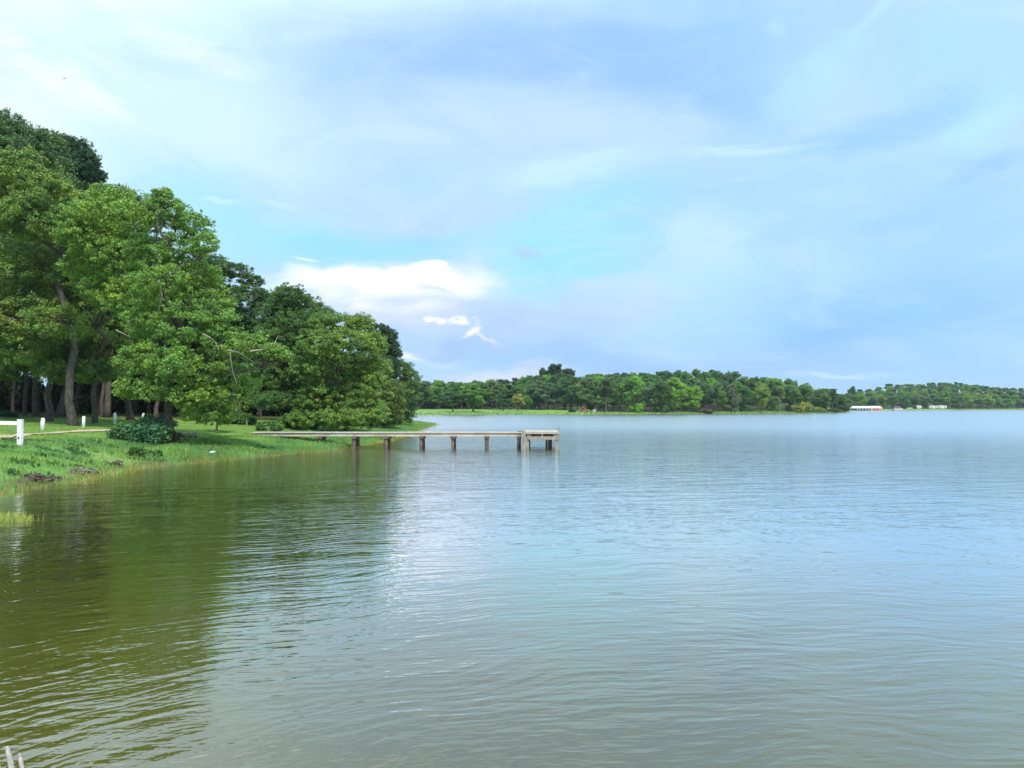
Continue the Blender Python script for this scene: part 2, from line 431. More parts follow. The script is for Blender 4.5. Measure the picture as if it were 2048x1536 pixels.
def axis_pts(segs):
    out = []
    for a, b_, st in segs: out += list(np.arange(a, b_, st))
    out.append(segs[-1][1]); return np.array(out, float)
gx = axis_pts([(-6000,-1000,1000), (-1000,-200,80), (-200,-70,5), (-70,-26,1.0), (-26,-8,.4), (-8,20,2), (20,480,5), (480,1600,40), (1600,6000,800)])
gy = axis_pts([(-900,0,60), (0,20,2), (20,100,.45), (100,150,1.2), (150,420,3.5), (420,1000,10), (1000,2000,100), (2000,9000,1000)])
GX, GY = np.meshgrid(gx, gy); S0 = sdist(GX, GY); GZ = gz(GX, GY, S0)
nx, ny = len(gx), len(gy)
idx = np.arange(nx * ny).reshape(ny, nx)
gb = MB(); gb.add(np.stack([GX.ravel(), GY.ravel(), GZ.ravel()], 1),
       np.stack([idx[:-1,:-1].ravel(), idx[:-1,1:].ravel(), idx[1:,1:].ravel(), idx[1:,:-1].ravel()], 1))
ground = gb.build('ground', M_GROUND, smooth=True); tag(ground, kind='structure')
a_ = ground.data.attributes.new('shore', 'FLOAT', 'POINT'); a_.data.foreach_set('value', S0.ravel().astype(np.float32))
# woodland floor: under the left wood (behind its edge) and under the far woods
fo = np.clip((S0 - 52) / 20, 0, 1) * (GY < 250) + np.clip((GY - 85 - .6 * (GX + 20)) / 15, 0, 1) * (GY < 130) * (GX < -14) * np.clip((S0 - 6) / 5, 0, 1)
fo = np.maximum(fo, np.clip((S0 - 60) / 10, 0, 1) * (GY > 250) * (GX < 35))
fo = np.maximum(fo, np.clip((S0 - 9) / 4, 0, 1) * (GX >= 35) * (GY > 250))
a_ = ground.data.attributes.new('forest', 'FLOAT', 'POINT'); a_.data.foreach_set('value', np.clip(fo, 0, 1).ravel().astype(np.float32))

# ------------------------------------------------------------------ water
m, t, b = new_mat('lake_water'); M_WATER = m
hg = bpy.data.node_groups.new('wave_height', 'ShaderNodeTree')
hg.interface.new_socket('P', in_out='INPUT', socket_type='NodeSocketVector')
hg.interface.new_socket('H', in_out='OUTPUT', socket_type='NodeSocketFloat')
gi = N(hg, 'NodeGroupInput'); go = N(hg, 'NodeGroupOutput')
P = gi.outputs[0]
# ripples spreading in wide rings, plus wind ripples
wp = vmath(hg, 'SCALE', vmath(hg, 'SUBTRACT', noise(hg, P, .35, 2, .5, color=True), (.5, .5, .5)).outputs[0], s=1.6).outputs[0]
PW = vmath(hg, 'ADD', P, wp).outputs[0]
rel = vmath(hg, 'SUBTRACT', PW, (3.5, -1.5, 0)).outputs[0]
rs = N(hg, 'ShaderNodeSeparateXYZ'); L(hg, rel, rs.inputs[0])
rr = mathn(hg, 'SQRT', mathn(hg, 'ADD', mathn(hg, 'MULTIPLY', rs.outputs[0], rs.outputs[0]), mathn(hg, 'MULTIPLY', rs.outputs[1], rs.outputs[1])))
ph = mathn(hg, 'ARCTAN2', rs.outputs[0], rs.outputs[1])
def ring(lam, along, seed, det):
    c = N(hg, 'ShaderNodeCombineXYZ'); L(hg, mathn(hg, 'MULTIPLY', rr, 1 / lam), c.inputs[0])
    L(hg, mathn(hg, 'MULTIPLY', ph, 12.0 / along), c.inputs[1]); c.inputs[2].default_value = seed
    return noise(hg, c.outputs[0], 1.0, det, .45)
def cart(lam, along, ang, seed, det, src=None):
    mp = N(hg, 'ShaderNodeMapping'); mp.inputs['Rotation'].default_value = (0, 0, R(ang))
    mp.inputs['Location'].default_value = (seed, seed * 2.3, seed)
    L(hg, src or P, mp.inputs['Vector'])
    return noise(hg, vmath(hg, 'MULTIPLY', mp.outputs[0], (1 / along, 1 / lam, 1)).outputs[0], 1.0, det, .5)
patch = maprange(hg, cart(7, 16, 12, 5, 2), .38, .62, .45, 1.25, True)
H = mathn(hg, 'MULTIPLY', ring(.17, .8, 3, 3), .0125)
H = mathn(hg, 'ADD', H, mathn(hg, 'MULTIPLY', mathn(hg, 'MULTIPLY', cart(.12, .5, -8, 7, 3), patch), .0055))
H = mathn(hg, 'ADD', H, mathn(hg, 'MULTIPLY', cart(.75, 2.8, -14, 11, 1), .017))
H = mathn(hg, 'ADD', H, mathn(hg, 'MULTIPLY', mathn(hg, 'MULTIPLY', cart(.05, .16, 14, 17, 1), patch), .0007))
H = mathn(hg, 'ADD', H, mathn(hg, 'MULTIPLY', cart(.085, .55, -4, 23, 2), .0036))
L(hg, H, go.inputs[0])
gp = N(t, 'ShaderNodeNewGeometry'); pos = gp.outputs['Position']
def hnode(off):
    n = N(t, 'ShaderNodeGroup'); n.node_tree = hg
    L(t, vmath(t, 'ADD', pos, off).outputs[0], n.inputs[0]); return n.outputs[0]
EPS = .015
h0, hx, hy = hnode((0, 0, 0)), hnode((EPS, 0, 0)), hnode((0, EPS, 0))
c = N(t, 'ShaderNodeCombineXYZ'); c.inputs[2].default_value = 1
wind = maprange(t, vmath(t, 'LENGTH', pos).outputs['Value'], 14, 52, 1 / EPS, 2.4 / EPS)      # choppier on the open lake
L(t, mathn(t, 'MULTIPLY', mathn(t, 'SUBTRACT', h0, hx), wind), c.inputs[0])
L(t, mathn(t, 'MULTIPLY', mathn(t, 'SUBTRACT', h0, hy), wind), c.inputs[1])
wnrm = vmath(t, 'NORMALIZE', c.outputs[0]).outputs[0]
wn = noise(t, pos, .12, 3, .5)
t.nodes.remove(b)
df = N(t, 'ShaderNodeBsdfDiffuse'); gl = N(t, 'ShaderNodeBsdfGlossy'); fr = N(t, 'ShaderNodeFresnel'); mx = N(t, 'ShaderNodeMixShader')
L(t, mixc(t, wn, (.068, .064, .010, 1), (.080, .071, .013, 1)), df.inputs['Color'])
dist = vmath(t, 'LENGTH', pos).outputs['Value']      # sheltered by the shore near the origin, ruffled by wind on the open lake
L(t, maprange(t, mathn(t, 'ADD', dist, mathn(t, 'MULTIPLY', wn, 14)), 30, 120, .012, .20), gl.inputs['Roughness'])
gl.inputs['Color'].default_value = (1, 1, 1, 1); fr.inputs['IOR'].default_value = 1.36
L(t, wnrm, gl.inputs['Normal']); L(t, wnrm, fr.inputs['Normal'])
L(t, mathn(t, 'MINIMUM', mathn(t, 'MULTIPLY', fr.outputs[0], 2.3), .90), mx.inputs[0]); L(t, df.outputs[0], mx.inputs[1]); L(t, gl.outputs[0], mx.inputs[2])
L(t, mx.outputs[0], t.nodes['Material Output'].inputs[0])
wb = MB(); wb.add([(-7000, -1500, 0), (7000, -1500, 0), (7000, 9000, 0), (-7000, 9000, 0)], [(0, 1, 2, 3)])
water = wb.build('lake_water', M_WATER); tag(water, kind='structure')

# ------------------------------------------------------------------ trees
def leaves(mb, cen, rad, n, size, rng, up=.7, droop=0.0, flat=.6, narrow=.6):
    """n leaf quads scattered in each clump (cen: k x 3, rad: k)"""
    k = len(cen)
    c = np.repeat(cen, n, 0); r = np.repeat(rad, n)[:, None]
    d = rng.normal(size=(k * n, 3)); d /= np.linalg.norm(d, axis=1, keepdims=True)
    rr = rng.uniform(0.15, 1, (k * n, 1)) ** .6
    off = d * rr; off[:, 2] *= flat
    p = c + off * r
    nrm = off * .5 + np.array([0, 0, up]) + rng.normal(size=(k * n, 3)) * .7
    nrm /= np.linalg.norm(nrm, axis=1, keepdims=True)
    a = np.cross(nrm, rng.normal(size=(k * n, 3))); a /= np.linalg.norm(a, axis=1, keepdims=True) + 1e-9
    b_ = np.cross(nrm, a)
    sz = size * rng.uniform(.6, 1.3, (k * n, 1))
    v = np.stack([p - a * sz * .5, p + b_ * sz * narrow * .5, p + a * sz * .5, p - b_ * sz * narrow * .5], 1).reshape(-1, 3)
    f = np.arange(k * n * 4).reshape(-1, 4)
    ct = np.repeat(rng.uniform(.15, .85, k), n)
    mb.add(v, f, np.clip(ct + rng.uniform(-.25, .25, k * n), 0, 1))
def clumps(lobes, rc, rng, dens=1.0):
    """clump centres over ellipsoid lobes [(cx,cy,cz,rx,ry,rz)]"""
    C = []
    for (cx, cy, cz, rx, ry, rz) in lobes:
        p = 1.6; area = 4 * math.pi * (((rx*ry)**p + (rx*rz)**p + (ry*rz)**p) / 3) ** (1 / p)
        n = max(4, int(dens * area / (1.5 * rc * rc)))
        d = rng.normal(size=(n, 3)); d /= np.linalg.norm(d, axis=1, keepdims=True)
        rr = rng.uniform(.35, 1.0, (n, 1)) ** .5
        C.append(np.array([cx, cy, cz]) + d * rr * np.array([rx, ry, rz]))
    return np.concatenate(C)
def wiggle(p, q, n, amt, rng):
    p, q = np.array(p, float), np.array(q, float); L_ = np.linalg.norm(q - p)
    return [tuple(p + (q - p) * i / n + (rng.normal(size=3) * amt * L_ * (0 if i in (0, n) else 1))) for i in range(n + 1)]
def limbs(mb, base, lobes, C, trunk_r, rng, lean=None, twigs=14):
    """a flared trunk, limbs to every lobe, twigs to some clumps"""
    base = np.array(base, float); L_ = np.array([l[:3] for l in lobes])
    top = L_[np.argmax(L_[:, 2])]; cx = L_.mean(0)
    low = min(l[2] - l[5] for l in lobes)
    fork = np.array([base[0] * .8 + cx[0] * .2, base[1] * .8 + cx[1] * .2, max(base[2] + 1.2, low + .8)]) if lean is None else np.array(lean, float)
    mid = wiggle(base, fork, 4, .025, rng); h = np.linalg.norm(fork - base)
    flare = [1.7, 1.0, .92, .86, .8]
    mid.insert(1, tuple(base + (np.array(mid[1]) - base) * .25)); flare.insert(1, 1.15)
    mb.tube([(base[0], base[1], base[2] - .3)] + mid[1:], [trunk_r * k for k in flare], 9, rough=.06, rng=rng)
    spine = wiggle(fork, (top + fork * .0), 7, .035, rng)
    rs_ = [trunk_r * .8 * (1 - .85 * i / 7) + .015 for i in range(8)]
    mb.tube(spine, rs_, 7)
    sp = np.array(spine)
    for l in lobes:
        c = np.array(l[:3]); j = int(np.argmin(np.linalg.norm(sp[:6] - (c - np.array([0, 0, .35 * np.linalg.norm(c - fork)])), axis=1)))
        r0 = rs_[j] * .62
        pts = wiggle(sp[j], c, 4, .05, rng); mb.tube(pts, [r0, r0 * .8, r0 * .6, r0 * .42, r0 * .22], 6)
        near_ = C[np.argsort(np.linalg.norm(C - c, axis=1))[:max(6, twigs)]]
        for q in near_[rng.permutation(len(near_))[:max(4, twigs // 2)]]:
            mb.tube(wiggle(pts[3], q, 3, .07, rng), [r0 * .34, r0 * .25, r0 * .16, .008], 4, cap=False)
TREES = []
def tree(name, label, cat, base, lobes, color, trunk_r=.25, rc=.75, leaf=.2, lai=2.2, dens=1.0, seed=1, group=None,
         mat=None, bark_m=None, flat=.6, lean=None, up=.7, twigs=14, narrow=.6):
    leaf *= .74; lai *= .86; rc *= .88
    rng = np.random.default_rng(seed); C = clumps(lobes, rc, rng, dens * .86)
    root = empty(name, base, label, cat, group)
    n = int(.8 * math.pi * rc * rc * lai / (.5 * narrow * leaf * leaf))
    cb = MB(); leaves(cb, C, rc * rng.uniform(.4, 1.25, len(C)), n, leaf, rng, up, flat=flat * .9, narrow=narrow)
    # loose sprigs that break up the outline
    ds = rng.normal(size=(int(len(C) * 1.3), 3)); ds /= np.linalg.norm(ds, axis=1, keepdims=True)
    LA = np.array(lobes); pick = LA[rng.integers(0, len(LA), len(ds))]
    S_ = pick[:, :3] + ds * pick[:, 3:] * rng.uniform(.9, 1.3, (len(ds), 1)); S_ = S_[S_[:, 2] > base[2] + .4]
    leaves(cb, S_, rc * rng.uniform(.22, .55, len(S_)), max(8, int(n * .12)), leaf, rng, up, flat=.8, narrow=narrow)
    o = cb.build('crown', mat or M_LEAF, root, local=False); o.color = tuple(min(1, c * 1.3) for c in color) + (1,)
    tb = MB(); limbs(tb, base, lobes, C, trunk_r, rng, lean, twigs)
    tb.build('trunk', bark_m or M_BARK, root, True, local=False)
    TREES.append((name, len(C) * n)); return root
def plobes(Y, L_, jit=0, seed=0):
    """lobes written as (px, py, rx, ry[, depth offset[, depth radius]]) seen at distance Y"""
    out = []; rng = random.Random(seed)
    for l in L_:
        dy = l[4] if len(l) > 4 else rng.uniform(-1, 1) * jit
        p = at(l[0], l[1], Y + dy); k = m_per_px(Y + dy)
        ry = l[5] if len(l) > 5 else l[2] * k
        out.append((p.x, p.y, p.z, l[2] * k, ry, l[3] * k))
    return out
def gb_(px, Y):                                      # base on the ground under picture column px at distance Y
    x, y, z = ray(px, 812); X = x / y * Y; return (X, Y, g(X, Y))

DK, MD, LT, YL = (.05, .11, .034), (.08, .165, .04), (.12, .23, .05), (.17, .24, .05)
tree('oak_tree', 'tallest dark oak at the left edge, rising behind the yellower oak', 'tree', gb_(-70, 74),
     plobes(74, [(-40,330,100,90), (30,300,60,50), (-10,260,50,36), (75,330,55,40), (88,292,34,26), (-60,450,120,100), (30,430,80,80), (-60,600,110,100), (20,560,90,90), (110,400,50,50), (60,660,90,60)], 2.5, 1),
     (.05, .105, .038), .5, .95, .26, 2.0, seed=11)
tree('pine_tree', 'dark pine with clustered needles at the top, above and behind the left wood', 'tree', gb_(120, 82),
     plobes(82, [(118,288,34,17), (150,298,30,20), (172,322,24,20), (150,345,40,22), (197,352,14,11), (120,330,40,25), (150,400,50,24), (185,385,26,18), (110,440,50,26), (140,480,50,26)], 1.5, 2),
     (.03, .075, .03), .38, .42, .16, 3.0, seed=12, mat=M_PINE, dens=.95, narrow=.35, flat=1)
tree('pine_tree', 'slender dark pine half hidden between the left oaks, right of the tallest one', 'tree', gb_(215, 84),
     plobes(84, [(225,395,34,20), (250,400,26,18), (205,420,36,26), (240,440,40,30), (270,420,22,18), (215,480,45,35)], 1.5, 3),
     (.026, .066, .022), .3, .6, .19, 2.6, seed=13, mat=M_PINE, dens=1.1, narrow=.4)
tree('oak_tree', 'broad yellow-green oak with crooked bare limbs showing, at the left edge of the lawn', 'tree', gb_(148, 58),
     plobes(58, [(45,350,62,50), (100,395,62,44), (10,400,45,50), (60,440,70,40), (135,450,50,36), (20,540,60,42), (95,520,66,40), (150,560,56,40), (60,610,70,44), (-20,640,60,50), (30,690,60,40), (120,640,60,36)], 2.5, 4),
     (.11, .185, .045), .3, .75, .2, 1.8, .85, seed=14, lean=tuple(at(143, 640, 58)))
tree('oak_tree', 'oak with low dark boughs hanging over the lawn at the left edge', 'tree', gb_(98, 66),
     plobes(66, [(40,580,60,50), (0,720,60,40), (70,700,60,40), (120,600,60,60), (-30,560,60,70), (50,500,70,50), (110,720,40,26)], 2, 5),
     (.08, .145, .045), .3, .8, .22, 2.0, seed=15, lean=tuple(at(97, 735, 66)))
tree('oak_tree', 'mid-height oak whose leaves hang low between the pale trunk and the gum tree', 'tree', gb_(262, 74),
     plobes(62, [(180,610,55,45), (150,690,55,40), (215,680,45,40), (200,740,50,22), (140,745,50,20), (240,620,40,50), (170,540,60,50), (200,480,60,50), (260,560,50,50)], 2, 6),
     (.085, .15, .042), .3, .75, .21, 2.0, seed=16)
tree('pine_tree', 'thin straight trunk at the far left of the lawn with a high narrow crown', 'tree', gb_(72, 84),
     plobes(84, [(72,560,50,50), (60,640,55,40), (90,600,50,40), (70,500,60,60)], 1.5, 7), (.03, .075, .022), .28, .9, .28, 2.0, seed=17)
tree('sweetgum_tree', 'bright green gum tree with a rounded top left of the tallest sprays', 'tree', gb_(190, 62),
     plobes(52, [(185,430,46,34), (225,400,40,28), (160,470,42,30), (205,480,56,36), (270,440,44,36), (245,510,56,40), (170,530,44,30), (265,590,48,44), (215,580,44,34)], 1.8, 8),
     (.125, .225, .045), .22, .62, .18, 1.9, .95, seed=18, lean=tuple(at(192, 720, 60)))
D_BASE = hit(340, 884, 30, 60)
tree('sweetgum_tree', 'large bright green gum tree at the water edge with drooping low boughs', 'tree', tuple(D_BASE),
     plobes(D_BASE.y, [(300,420,38,30), (345,425,36,30), (325,392,16,14), (385,455,34,30), (410,490,22,20), (360,500,44,36), (300,500,50,40), (330,570,60,40), (395,560,44,40),
                 (300,640,54,40), (365,650,60,42), (430,620,40,44), (450,680,46,30,-1), (500,690,40,22,-1.5), (545,702,24,12,-2), (570,712,12,7,-2),
                 (290,720,48,32,-1.5), (350,730,60,34,-2), (420,730,50,34,-1), (270,775,34,22,-1.5), (320,780,40,20,-2), (385,790,50,26,-1.5), (450,790,44,32,0), (480,760,34,30), (430,830,34,20,.5), (395,825,30,16,-1)], 1.6, 9),
     (.11, .215, .045), .24, .52, .16, 1.75, .85, seed=19, lean=tuple(at(335, 770, D_BASE.y)), twigs=18)
tree('oak_tree', 'dark layered oak with sky showing through its right side, behind the leaning gum tree', 'tree', gb_(470, 84),
     plobes(84, [(425,525,30,14), (465,540,34,13), (500,562,22,12), (520,590,16,12), (420,565,36,26), (455,590,30,18), (545,600,14,14), (440,640,50,40), (510,660,30,30), (485,600,46,28), (525,635,34,28), (390,540,30,20), (480,720,60,40), (560,640,24,20)], 2, 10),
     (.055, .115, .04), .36, .62, .2, 2.0, .9, seed=20)
tree('elm_tree', 'fine-leaved dark tree with thin upright shoots on top, beside the round maple', 'tree', gb_(590, 72),
     plobes(72, [(580,590,30,20), (560,625,36,26), (610,615,34,22), (645,635,32,18), (600,650,50,26), (560,680,50,36), (620,690,50,36), (560,750,46,36), (610,760,44,30), (530,720,36,40), (545,800,40,16)], 2, 11),
     (.06, .13, .036), .3, .6, .17, 2.1, 1.0, seed=21, up=.3)
tree('maple_tree', 'round light green maple reaching down to the shore grass behind the pier', 'tree', gb_(690, 68),
     plobes(68, [(650,648,28,22), (690,650,30,20), (722,650,22,20), (640,690,40,28), (700,690,46,32), (745,690,26,26), (620,735,34,24), (680,740,56,34), (735,745,44,34), (650,790,50,30), (720,795,52,34), (620,805,30,20), (680,835,56,20), (740,830,36,22), (606,838,26,14,-1)], 2, 12),
     (.105, .195, .045), .34, .58, .18, 2.0, 1.0, seed=22)
tree('pine_tree', 'dark pine standing out against the clouds right of the round maple', 'tree', gb_(765, 96),
     plobes(96, [(758,660,20,12), (775,672,20,14), (786,692,13,11), (768,700,24,16), (795,706,9,6), (760,735,30,18), (780,725,20,12)], 1.2, 13),
     (.028, .07, .03), .28, .48, .18, 2.8, seed=23, mat=M_PINE, dens=1.0, narrow=.4, flat=1)
tree('oak_tree', 'outermost tree of the near wood, its crown leaning over the grassy point', 'tree', gb_(792, 100),
     plobes(100, [(775,735,30,20), (800,738,24,18), (822,755,18,14), (785,770,34,20), (815,785,24,18), (828,772,10,10), (780,805,32,18), (810,820,22,18), (760,830,30,20)], 1.6, 14),
     (.07, .14, .04), .28, .62, .21, 2.1, seed=24)
tree('cedar_tree', 'olive green cedar-like tree filling the gap beside the outermost tree of the point', 'tree', gb_(758, 86),
     plobes(86, [(750,740,30,30), (765,790,32,34), (745,810,34,34), (790,800,20,34), (770,840,34,12)], 1.5, 15), (.09, .14, .035), .25, .6, .19, 2.2, seed=25)
GUM = [o for o in COL.objects if o.name.startswith('sweetgum_tree') and o.parent is None][-1]
rgd = np.random.default_rng(9)
for br in ([(405,668),(420,674),(432,686),(430,702),(426,722)], [(432,686),(438,700),(436,712)], [(500,702),(530,698),(548,690),(556,672)], [(455,700),(475,704),(490,712),(512,728)], [(100,0)],
           [(460,705),(462,725),(466,745),(474,768)], [(232,660),(248,668),(262,676)], [(318,560),(324,590),(318,620),(328,650)]):
    if len(br) < 2: continue
    Yb = D_BASE.y - 2.9; d_ = MB(); P_ = [at(a_0, b_0, Yb + .3 * i) for i, (a_0, b_0) in enumerate(br)]
    d_.tube(P_, [.045 - .034 * i / (len(P_) - 1) for i in range(len(P_))], 5); d_.build('dead_branch', M_DEAD, GUM, local=False)
s_base = hit(433, 866, 30, 70)
tree('sapling', 'thin young tree standing alone in the shore grass right of the leaning gum', 'tree', tuple(s_base),
     plobes(s_base.y, [(440,800,26,14), (425,815,22,12), (450,822,20,10)], .6, 16), MD, .07, .35, .15, 1.8, seed=26, twigs=6)

# forest filling: copies of two generic trees, cut to the height of the wood at each place
def generic(seed, color, pine=False, leaf=.28, rc=.85, lai=1.7, h=14.0, w=5.0, dens=.8, low=.3):
    """a unit woodland tree at the origin; returns crown mesh and trunk mesh"""
    rng = np.random.default_rng(seed); lo = []
    if pine:
        for i in range(9):
            t_ = i / 8; a = rng.uniform(0, 6.28); r = w * .33 * (1 - .35 * t_)
            z = h * (.5 + .44 * t_); o = w * .2 * (1 - .6 * t_)
            lo.append((math.cos(a) * o, math.sin(a) * o, z, r, r, h * .045))
    else:
        for i in range(11):
            t_ = rng.uniform(0, 1); a = i * 2.4; r = w * rng.uniform(.24, .46)
            o = w * .55 * math.sin(math.pi * (.2 + .7 * t_)); z = h * (low + (.88 - low) * t_)
            lo.append((math.cos(a) * o, math.sin(a) * o, z, r, r, r * .75))
        lo.append((0, 0, h * .87, w * .4, w * .4, h * .11))
    C = clumps(lo, rc, rng, dens); n = int(math.pi * rc * rc * lai / (.3 * leaf * leaf))
    cb = MB(); leaves(cb, C, rc * rng.uniform(.7, 1.25, len(C)), n, leaf, rng, flat=.65)
    tb = MB(); limbs(tb, (0, 0, 0), lo, C, .017 * h, rng, twigs=4)
    return cb.mesh('crown', M_PINE if pine else M_LEAF), tb.mesh('trunk', M_BARK, True)
GEN = [generic(31, MD), generic(32, MD, w=4.4), generic(33, MD, w=5.6), generic(34, MD, True, w=6.5, leaf=.3, rc=.9, h=17), generic(35, MD, low=.1, w=5.4, dens=.9), generic(36, MD, low=.12, w=5.0, dens=.9)]
def put(kind, name, label, cat, group, x, y, h, w, color, rz, base_h=None, bk=None):
    z = g(x, y) if base_h is None else base_h
    r = empty(name, (x, y, z), label, cat, group, rz)
    cm, tm = GEN[kind]; H0 = 17.0 if kind == 3 else 14.0; W0 = 5.0
    c = bpy.data.objects.new('crown', cm); COL.objects.link(c); c.parent = r; c.color = tuple(color) + (1,)
    tr = bpy.data.objects.new('trunk', tm); COL.objects.link(tr); tr.parent = r
    for q in (c, tr): q.scale = (w / W0, w / W0, h / H0)
    return r
rnd = random.Random(5)
SIL = [(-400,230), (0,250), (100,300), (200,380), (300,420), (420,520), (500,570), (560,600), (640,640), (740,660), (790,730), (830,790)]
def sil(px): return float(np.interp(px, [a for a, _ in SIL], [b for _, b in SIL]))
k_ = 0
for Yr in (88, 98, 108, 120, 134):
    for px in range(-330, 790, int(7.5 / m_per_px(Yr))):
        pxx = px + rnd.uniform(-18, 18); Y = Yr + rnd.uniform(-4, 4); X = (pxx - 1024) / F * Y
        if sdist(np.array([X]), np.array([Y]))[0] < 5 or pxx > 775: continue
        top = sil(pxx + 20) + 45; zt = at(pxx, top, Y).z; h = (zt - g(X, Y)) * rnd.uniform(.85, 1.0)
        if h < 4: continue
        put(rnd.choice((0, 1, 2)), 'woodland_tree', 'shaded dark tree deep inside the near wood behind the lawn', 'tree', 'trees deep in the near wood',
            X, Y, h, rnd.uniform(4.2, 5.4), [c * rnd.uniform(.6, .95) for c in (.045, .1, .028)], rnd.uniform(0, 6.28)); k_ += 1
print('inner wood', k_)
def shrub_mesh(seed, leaf=.3, rc=.5, h=2.0, w=1.8):
    rng = np.random.default_rng(seed)
    lo = [(rng.uniform(-.6, .6) * w, rng.uniform(-.6, .6) * w, h * rng.uniform(.3, .62), w * .5, w * .5, h * .36) for _ in range(7)]
    C = clumps(lo, rc, rng, 1.0); n = int(math.pi * rc * rc * 1.8 / (.3 * leaf * leaf))
    cb = MB(); leaves(cb, C, rc * rng.uniform(.6, 1.2, len(C)), n, leaf, rng, flat=.75)
    tb = MB()
    for l in lo: tb.tube(wiggle((l[0]*.3, l[1]*.3, -.1), l[:3], 3, .06, rng), [.05, .04, .03, .012], 5)
    return cb.mesh('foliage', M_LEAF), tb.mesh('stems', M_BARK)
SHR = [shrub_mesh(41), shrub_mesh(42), shrub_mesh(43, .15, .38)]
def shrub(kind, name, label, cat, group, x, y, h, w, color, rz=0.0):
    r = empty(name, (x, y, g(x, y) - .05), label, cat, group, rz)
    for nm, me in zip(('foliage', 'stems'), SHR[kind]):
        c = bpy.data.objects.new(nm, me); COL.objects.link(c); c.parent = r; c.scale = (w / 1.8, w / 1.8, h / 2.0); c.color = tuple(color) + (1,)
    return r
# dark thicket at the back of the near wood
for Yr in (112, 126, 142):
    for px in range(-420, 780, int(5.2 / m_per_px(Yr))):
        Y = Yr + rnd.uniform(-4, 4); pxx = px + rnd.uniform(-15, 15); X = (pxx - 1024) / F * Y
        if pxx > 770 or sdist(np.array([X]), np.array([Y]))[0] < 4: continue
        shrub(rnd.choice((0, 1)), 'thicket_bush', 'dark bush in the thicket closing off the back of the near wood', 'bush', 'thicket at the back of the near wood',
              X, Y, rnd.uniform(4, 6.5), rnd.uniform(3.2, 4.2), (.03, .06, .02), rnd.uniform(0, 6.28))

# ------------------------------------------------------------------ far woods
FSIL = [(800,770),(830,764),(865,757),(900,760),(935,764),(960,756),(1000,753),(1040,751),(1065,748),(1082,733),(1110,729),(1145,740),(1160,752),(1180,746),(1250,742),(1330,740),(1345,734),(1400,735),(1450,738),(1500,743),(1560,748),(1600,757),(1640,767),(1670,777),(1688,790),(1700,812)]
RSIL = [(1690,786),(1705,775),(1730,780),(1760,778),(1775,766),(1800,769),(1850,765),(1920,763),(1960,770),(2000,774),(2060,776),(2200,782)]
def interp(T, px): return float(np.interp(px, [a for a, _ in T], [b for _, b in T]))
def edgeY(px, m, y0=150, y1=800):
    """distance at which the land is m metres inside the shore along a view column"""
    Y = np.arange(y0, y1, 1.0); X = (px - 1024) / F * Y; s = sdist(X, Y)
    k = np.nonzero(s >= m)[0]; return float(Y[k[0]]) if len(k) else None
tones = [('dark green', (.036, .088, .034)), ('dark green', (.042, .10, .03)), ('mid green', (.065, .15, .034)), ('mid green', (.058, .135, .04)),
         ('bright green', (.10, .21, .036)), ('grey green', (.075, .135, .06)), ('yellowish green', (.13, .2, .04))]
BR = 1.45
def far_label(tone, pine, rowname, px, shore):
    if shore == 'mid':
        marks = [(850, 'near the left end of the far meadow'), (905, 'behind the dark lone meadow tree'), (945, 'behind the bright lone meadow tree'), (993, 'beside the tall pale pole'), (1040, 'behind the yellow tree'),
                 (1105, 'by the tallest pine cluster'), (1165, 'near the red pickup'), (1192, 'near the forked pale tree'), (1290, 'on the left of the wooded point'), (1392, 'near the bright column-shaped tree'), (1500, 'on the middle of the wooded point'), (1600, 'near the yellow bushes'), (1670, 'at the tip of the wooded point')]
    else:
        marks = [(1725, 'above the orange-ended boathouse'), (1790, 'above the moored pontoon boat'), (1837, 'near the small white trailer'), (1875, 'above the two long trailers'), (1940, 'by the yellowish waterside trees'), (2030, 'near the right edge')]
    lm = min(marks, key=lambda q: abs(q[0] - px))[1]
    return ('%s %s, %s row, %s' % (tone, 'pine' if pine else 'tree', rowname, lm))
rnd = random.Random(21)
cntf = 0
for j, m_ in enumerate((0, 9, 19, 31, 45, 62, 82)):
    px = 812 + rnd.uniform(0, 10)
    while px < 1700:
        meadow = np.interp(px, [830, 1150, 1180, 1260], [66, 34, 16, 5])
        Y = edgeY(px, meadow + m_ * (1.35 if px > 1180 else .8) + rnd.uniform(-2, 2))
        step = rnd.uniform(21, 34) * (1 + .05 * j)
        if Y is None or (px > 1600 and j > 4): px += step; continue
        X = (px - 1024) / F * Y; z0 = g(X, Y)
        back = interp(FSIL, px); front = at(px, 812, Y); yf = 812 - (z0 + rnd.uniform(10.5, 13.5) - CAM_H) / m_per_px(Y)
        tt = (j / 6) ** .8; topy = yf * (1 - tt) + back * tt + rnd.uniform(-5, 7)
        topy = max(topy, back + rnd.uniform(-1, 3))
        h = at(px, topy, Y).z - z0
        if h < 6.5:
            if j == 0: h = 8
            else: px += step; continue
        h = min(h, 21)
        pine = (px < 1150 and j >= 3 and rnd.random() < .75) or rnd.random() < .06
        ti = rnd.choice((0, 1)) if pine else rnd.choice((0, 1, 2, 2, 3, 3, 3, 4, 5, 1) if j else (2, 3, 3, 5, 4, 1))
        tn, tc_ = tones[ti]
        tc_ = [c * BR * rnd.uniform(.85, 1.15) * (.8 if pine else 1) for c in tc_]
        rown = 'front' if j < 2 else ('middle' if j < 5 else 'back')
        put(3 if pine else rnd.choice((4, 5, 2) if px > 1210 or (j > 1 and px > 1000) else (0, 1, 2)), 'pine_tree' if pine else 'broadleaf_tree', far_label(tn, pine, rown, px, 'mid'), 'tree', 'trees of the far wood across the lake',
            X, Y, h, rnd.uniform(3.4, 5.4) * (.9 if pine else 1.05), tc_, rnd.uniform(0, 6.28), base_h=z0)
        cntf += 1; px += step
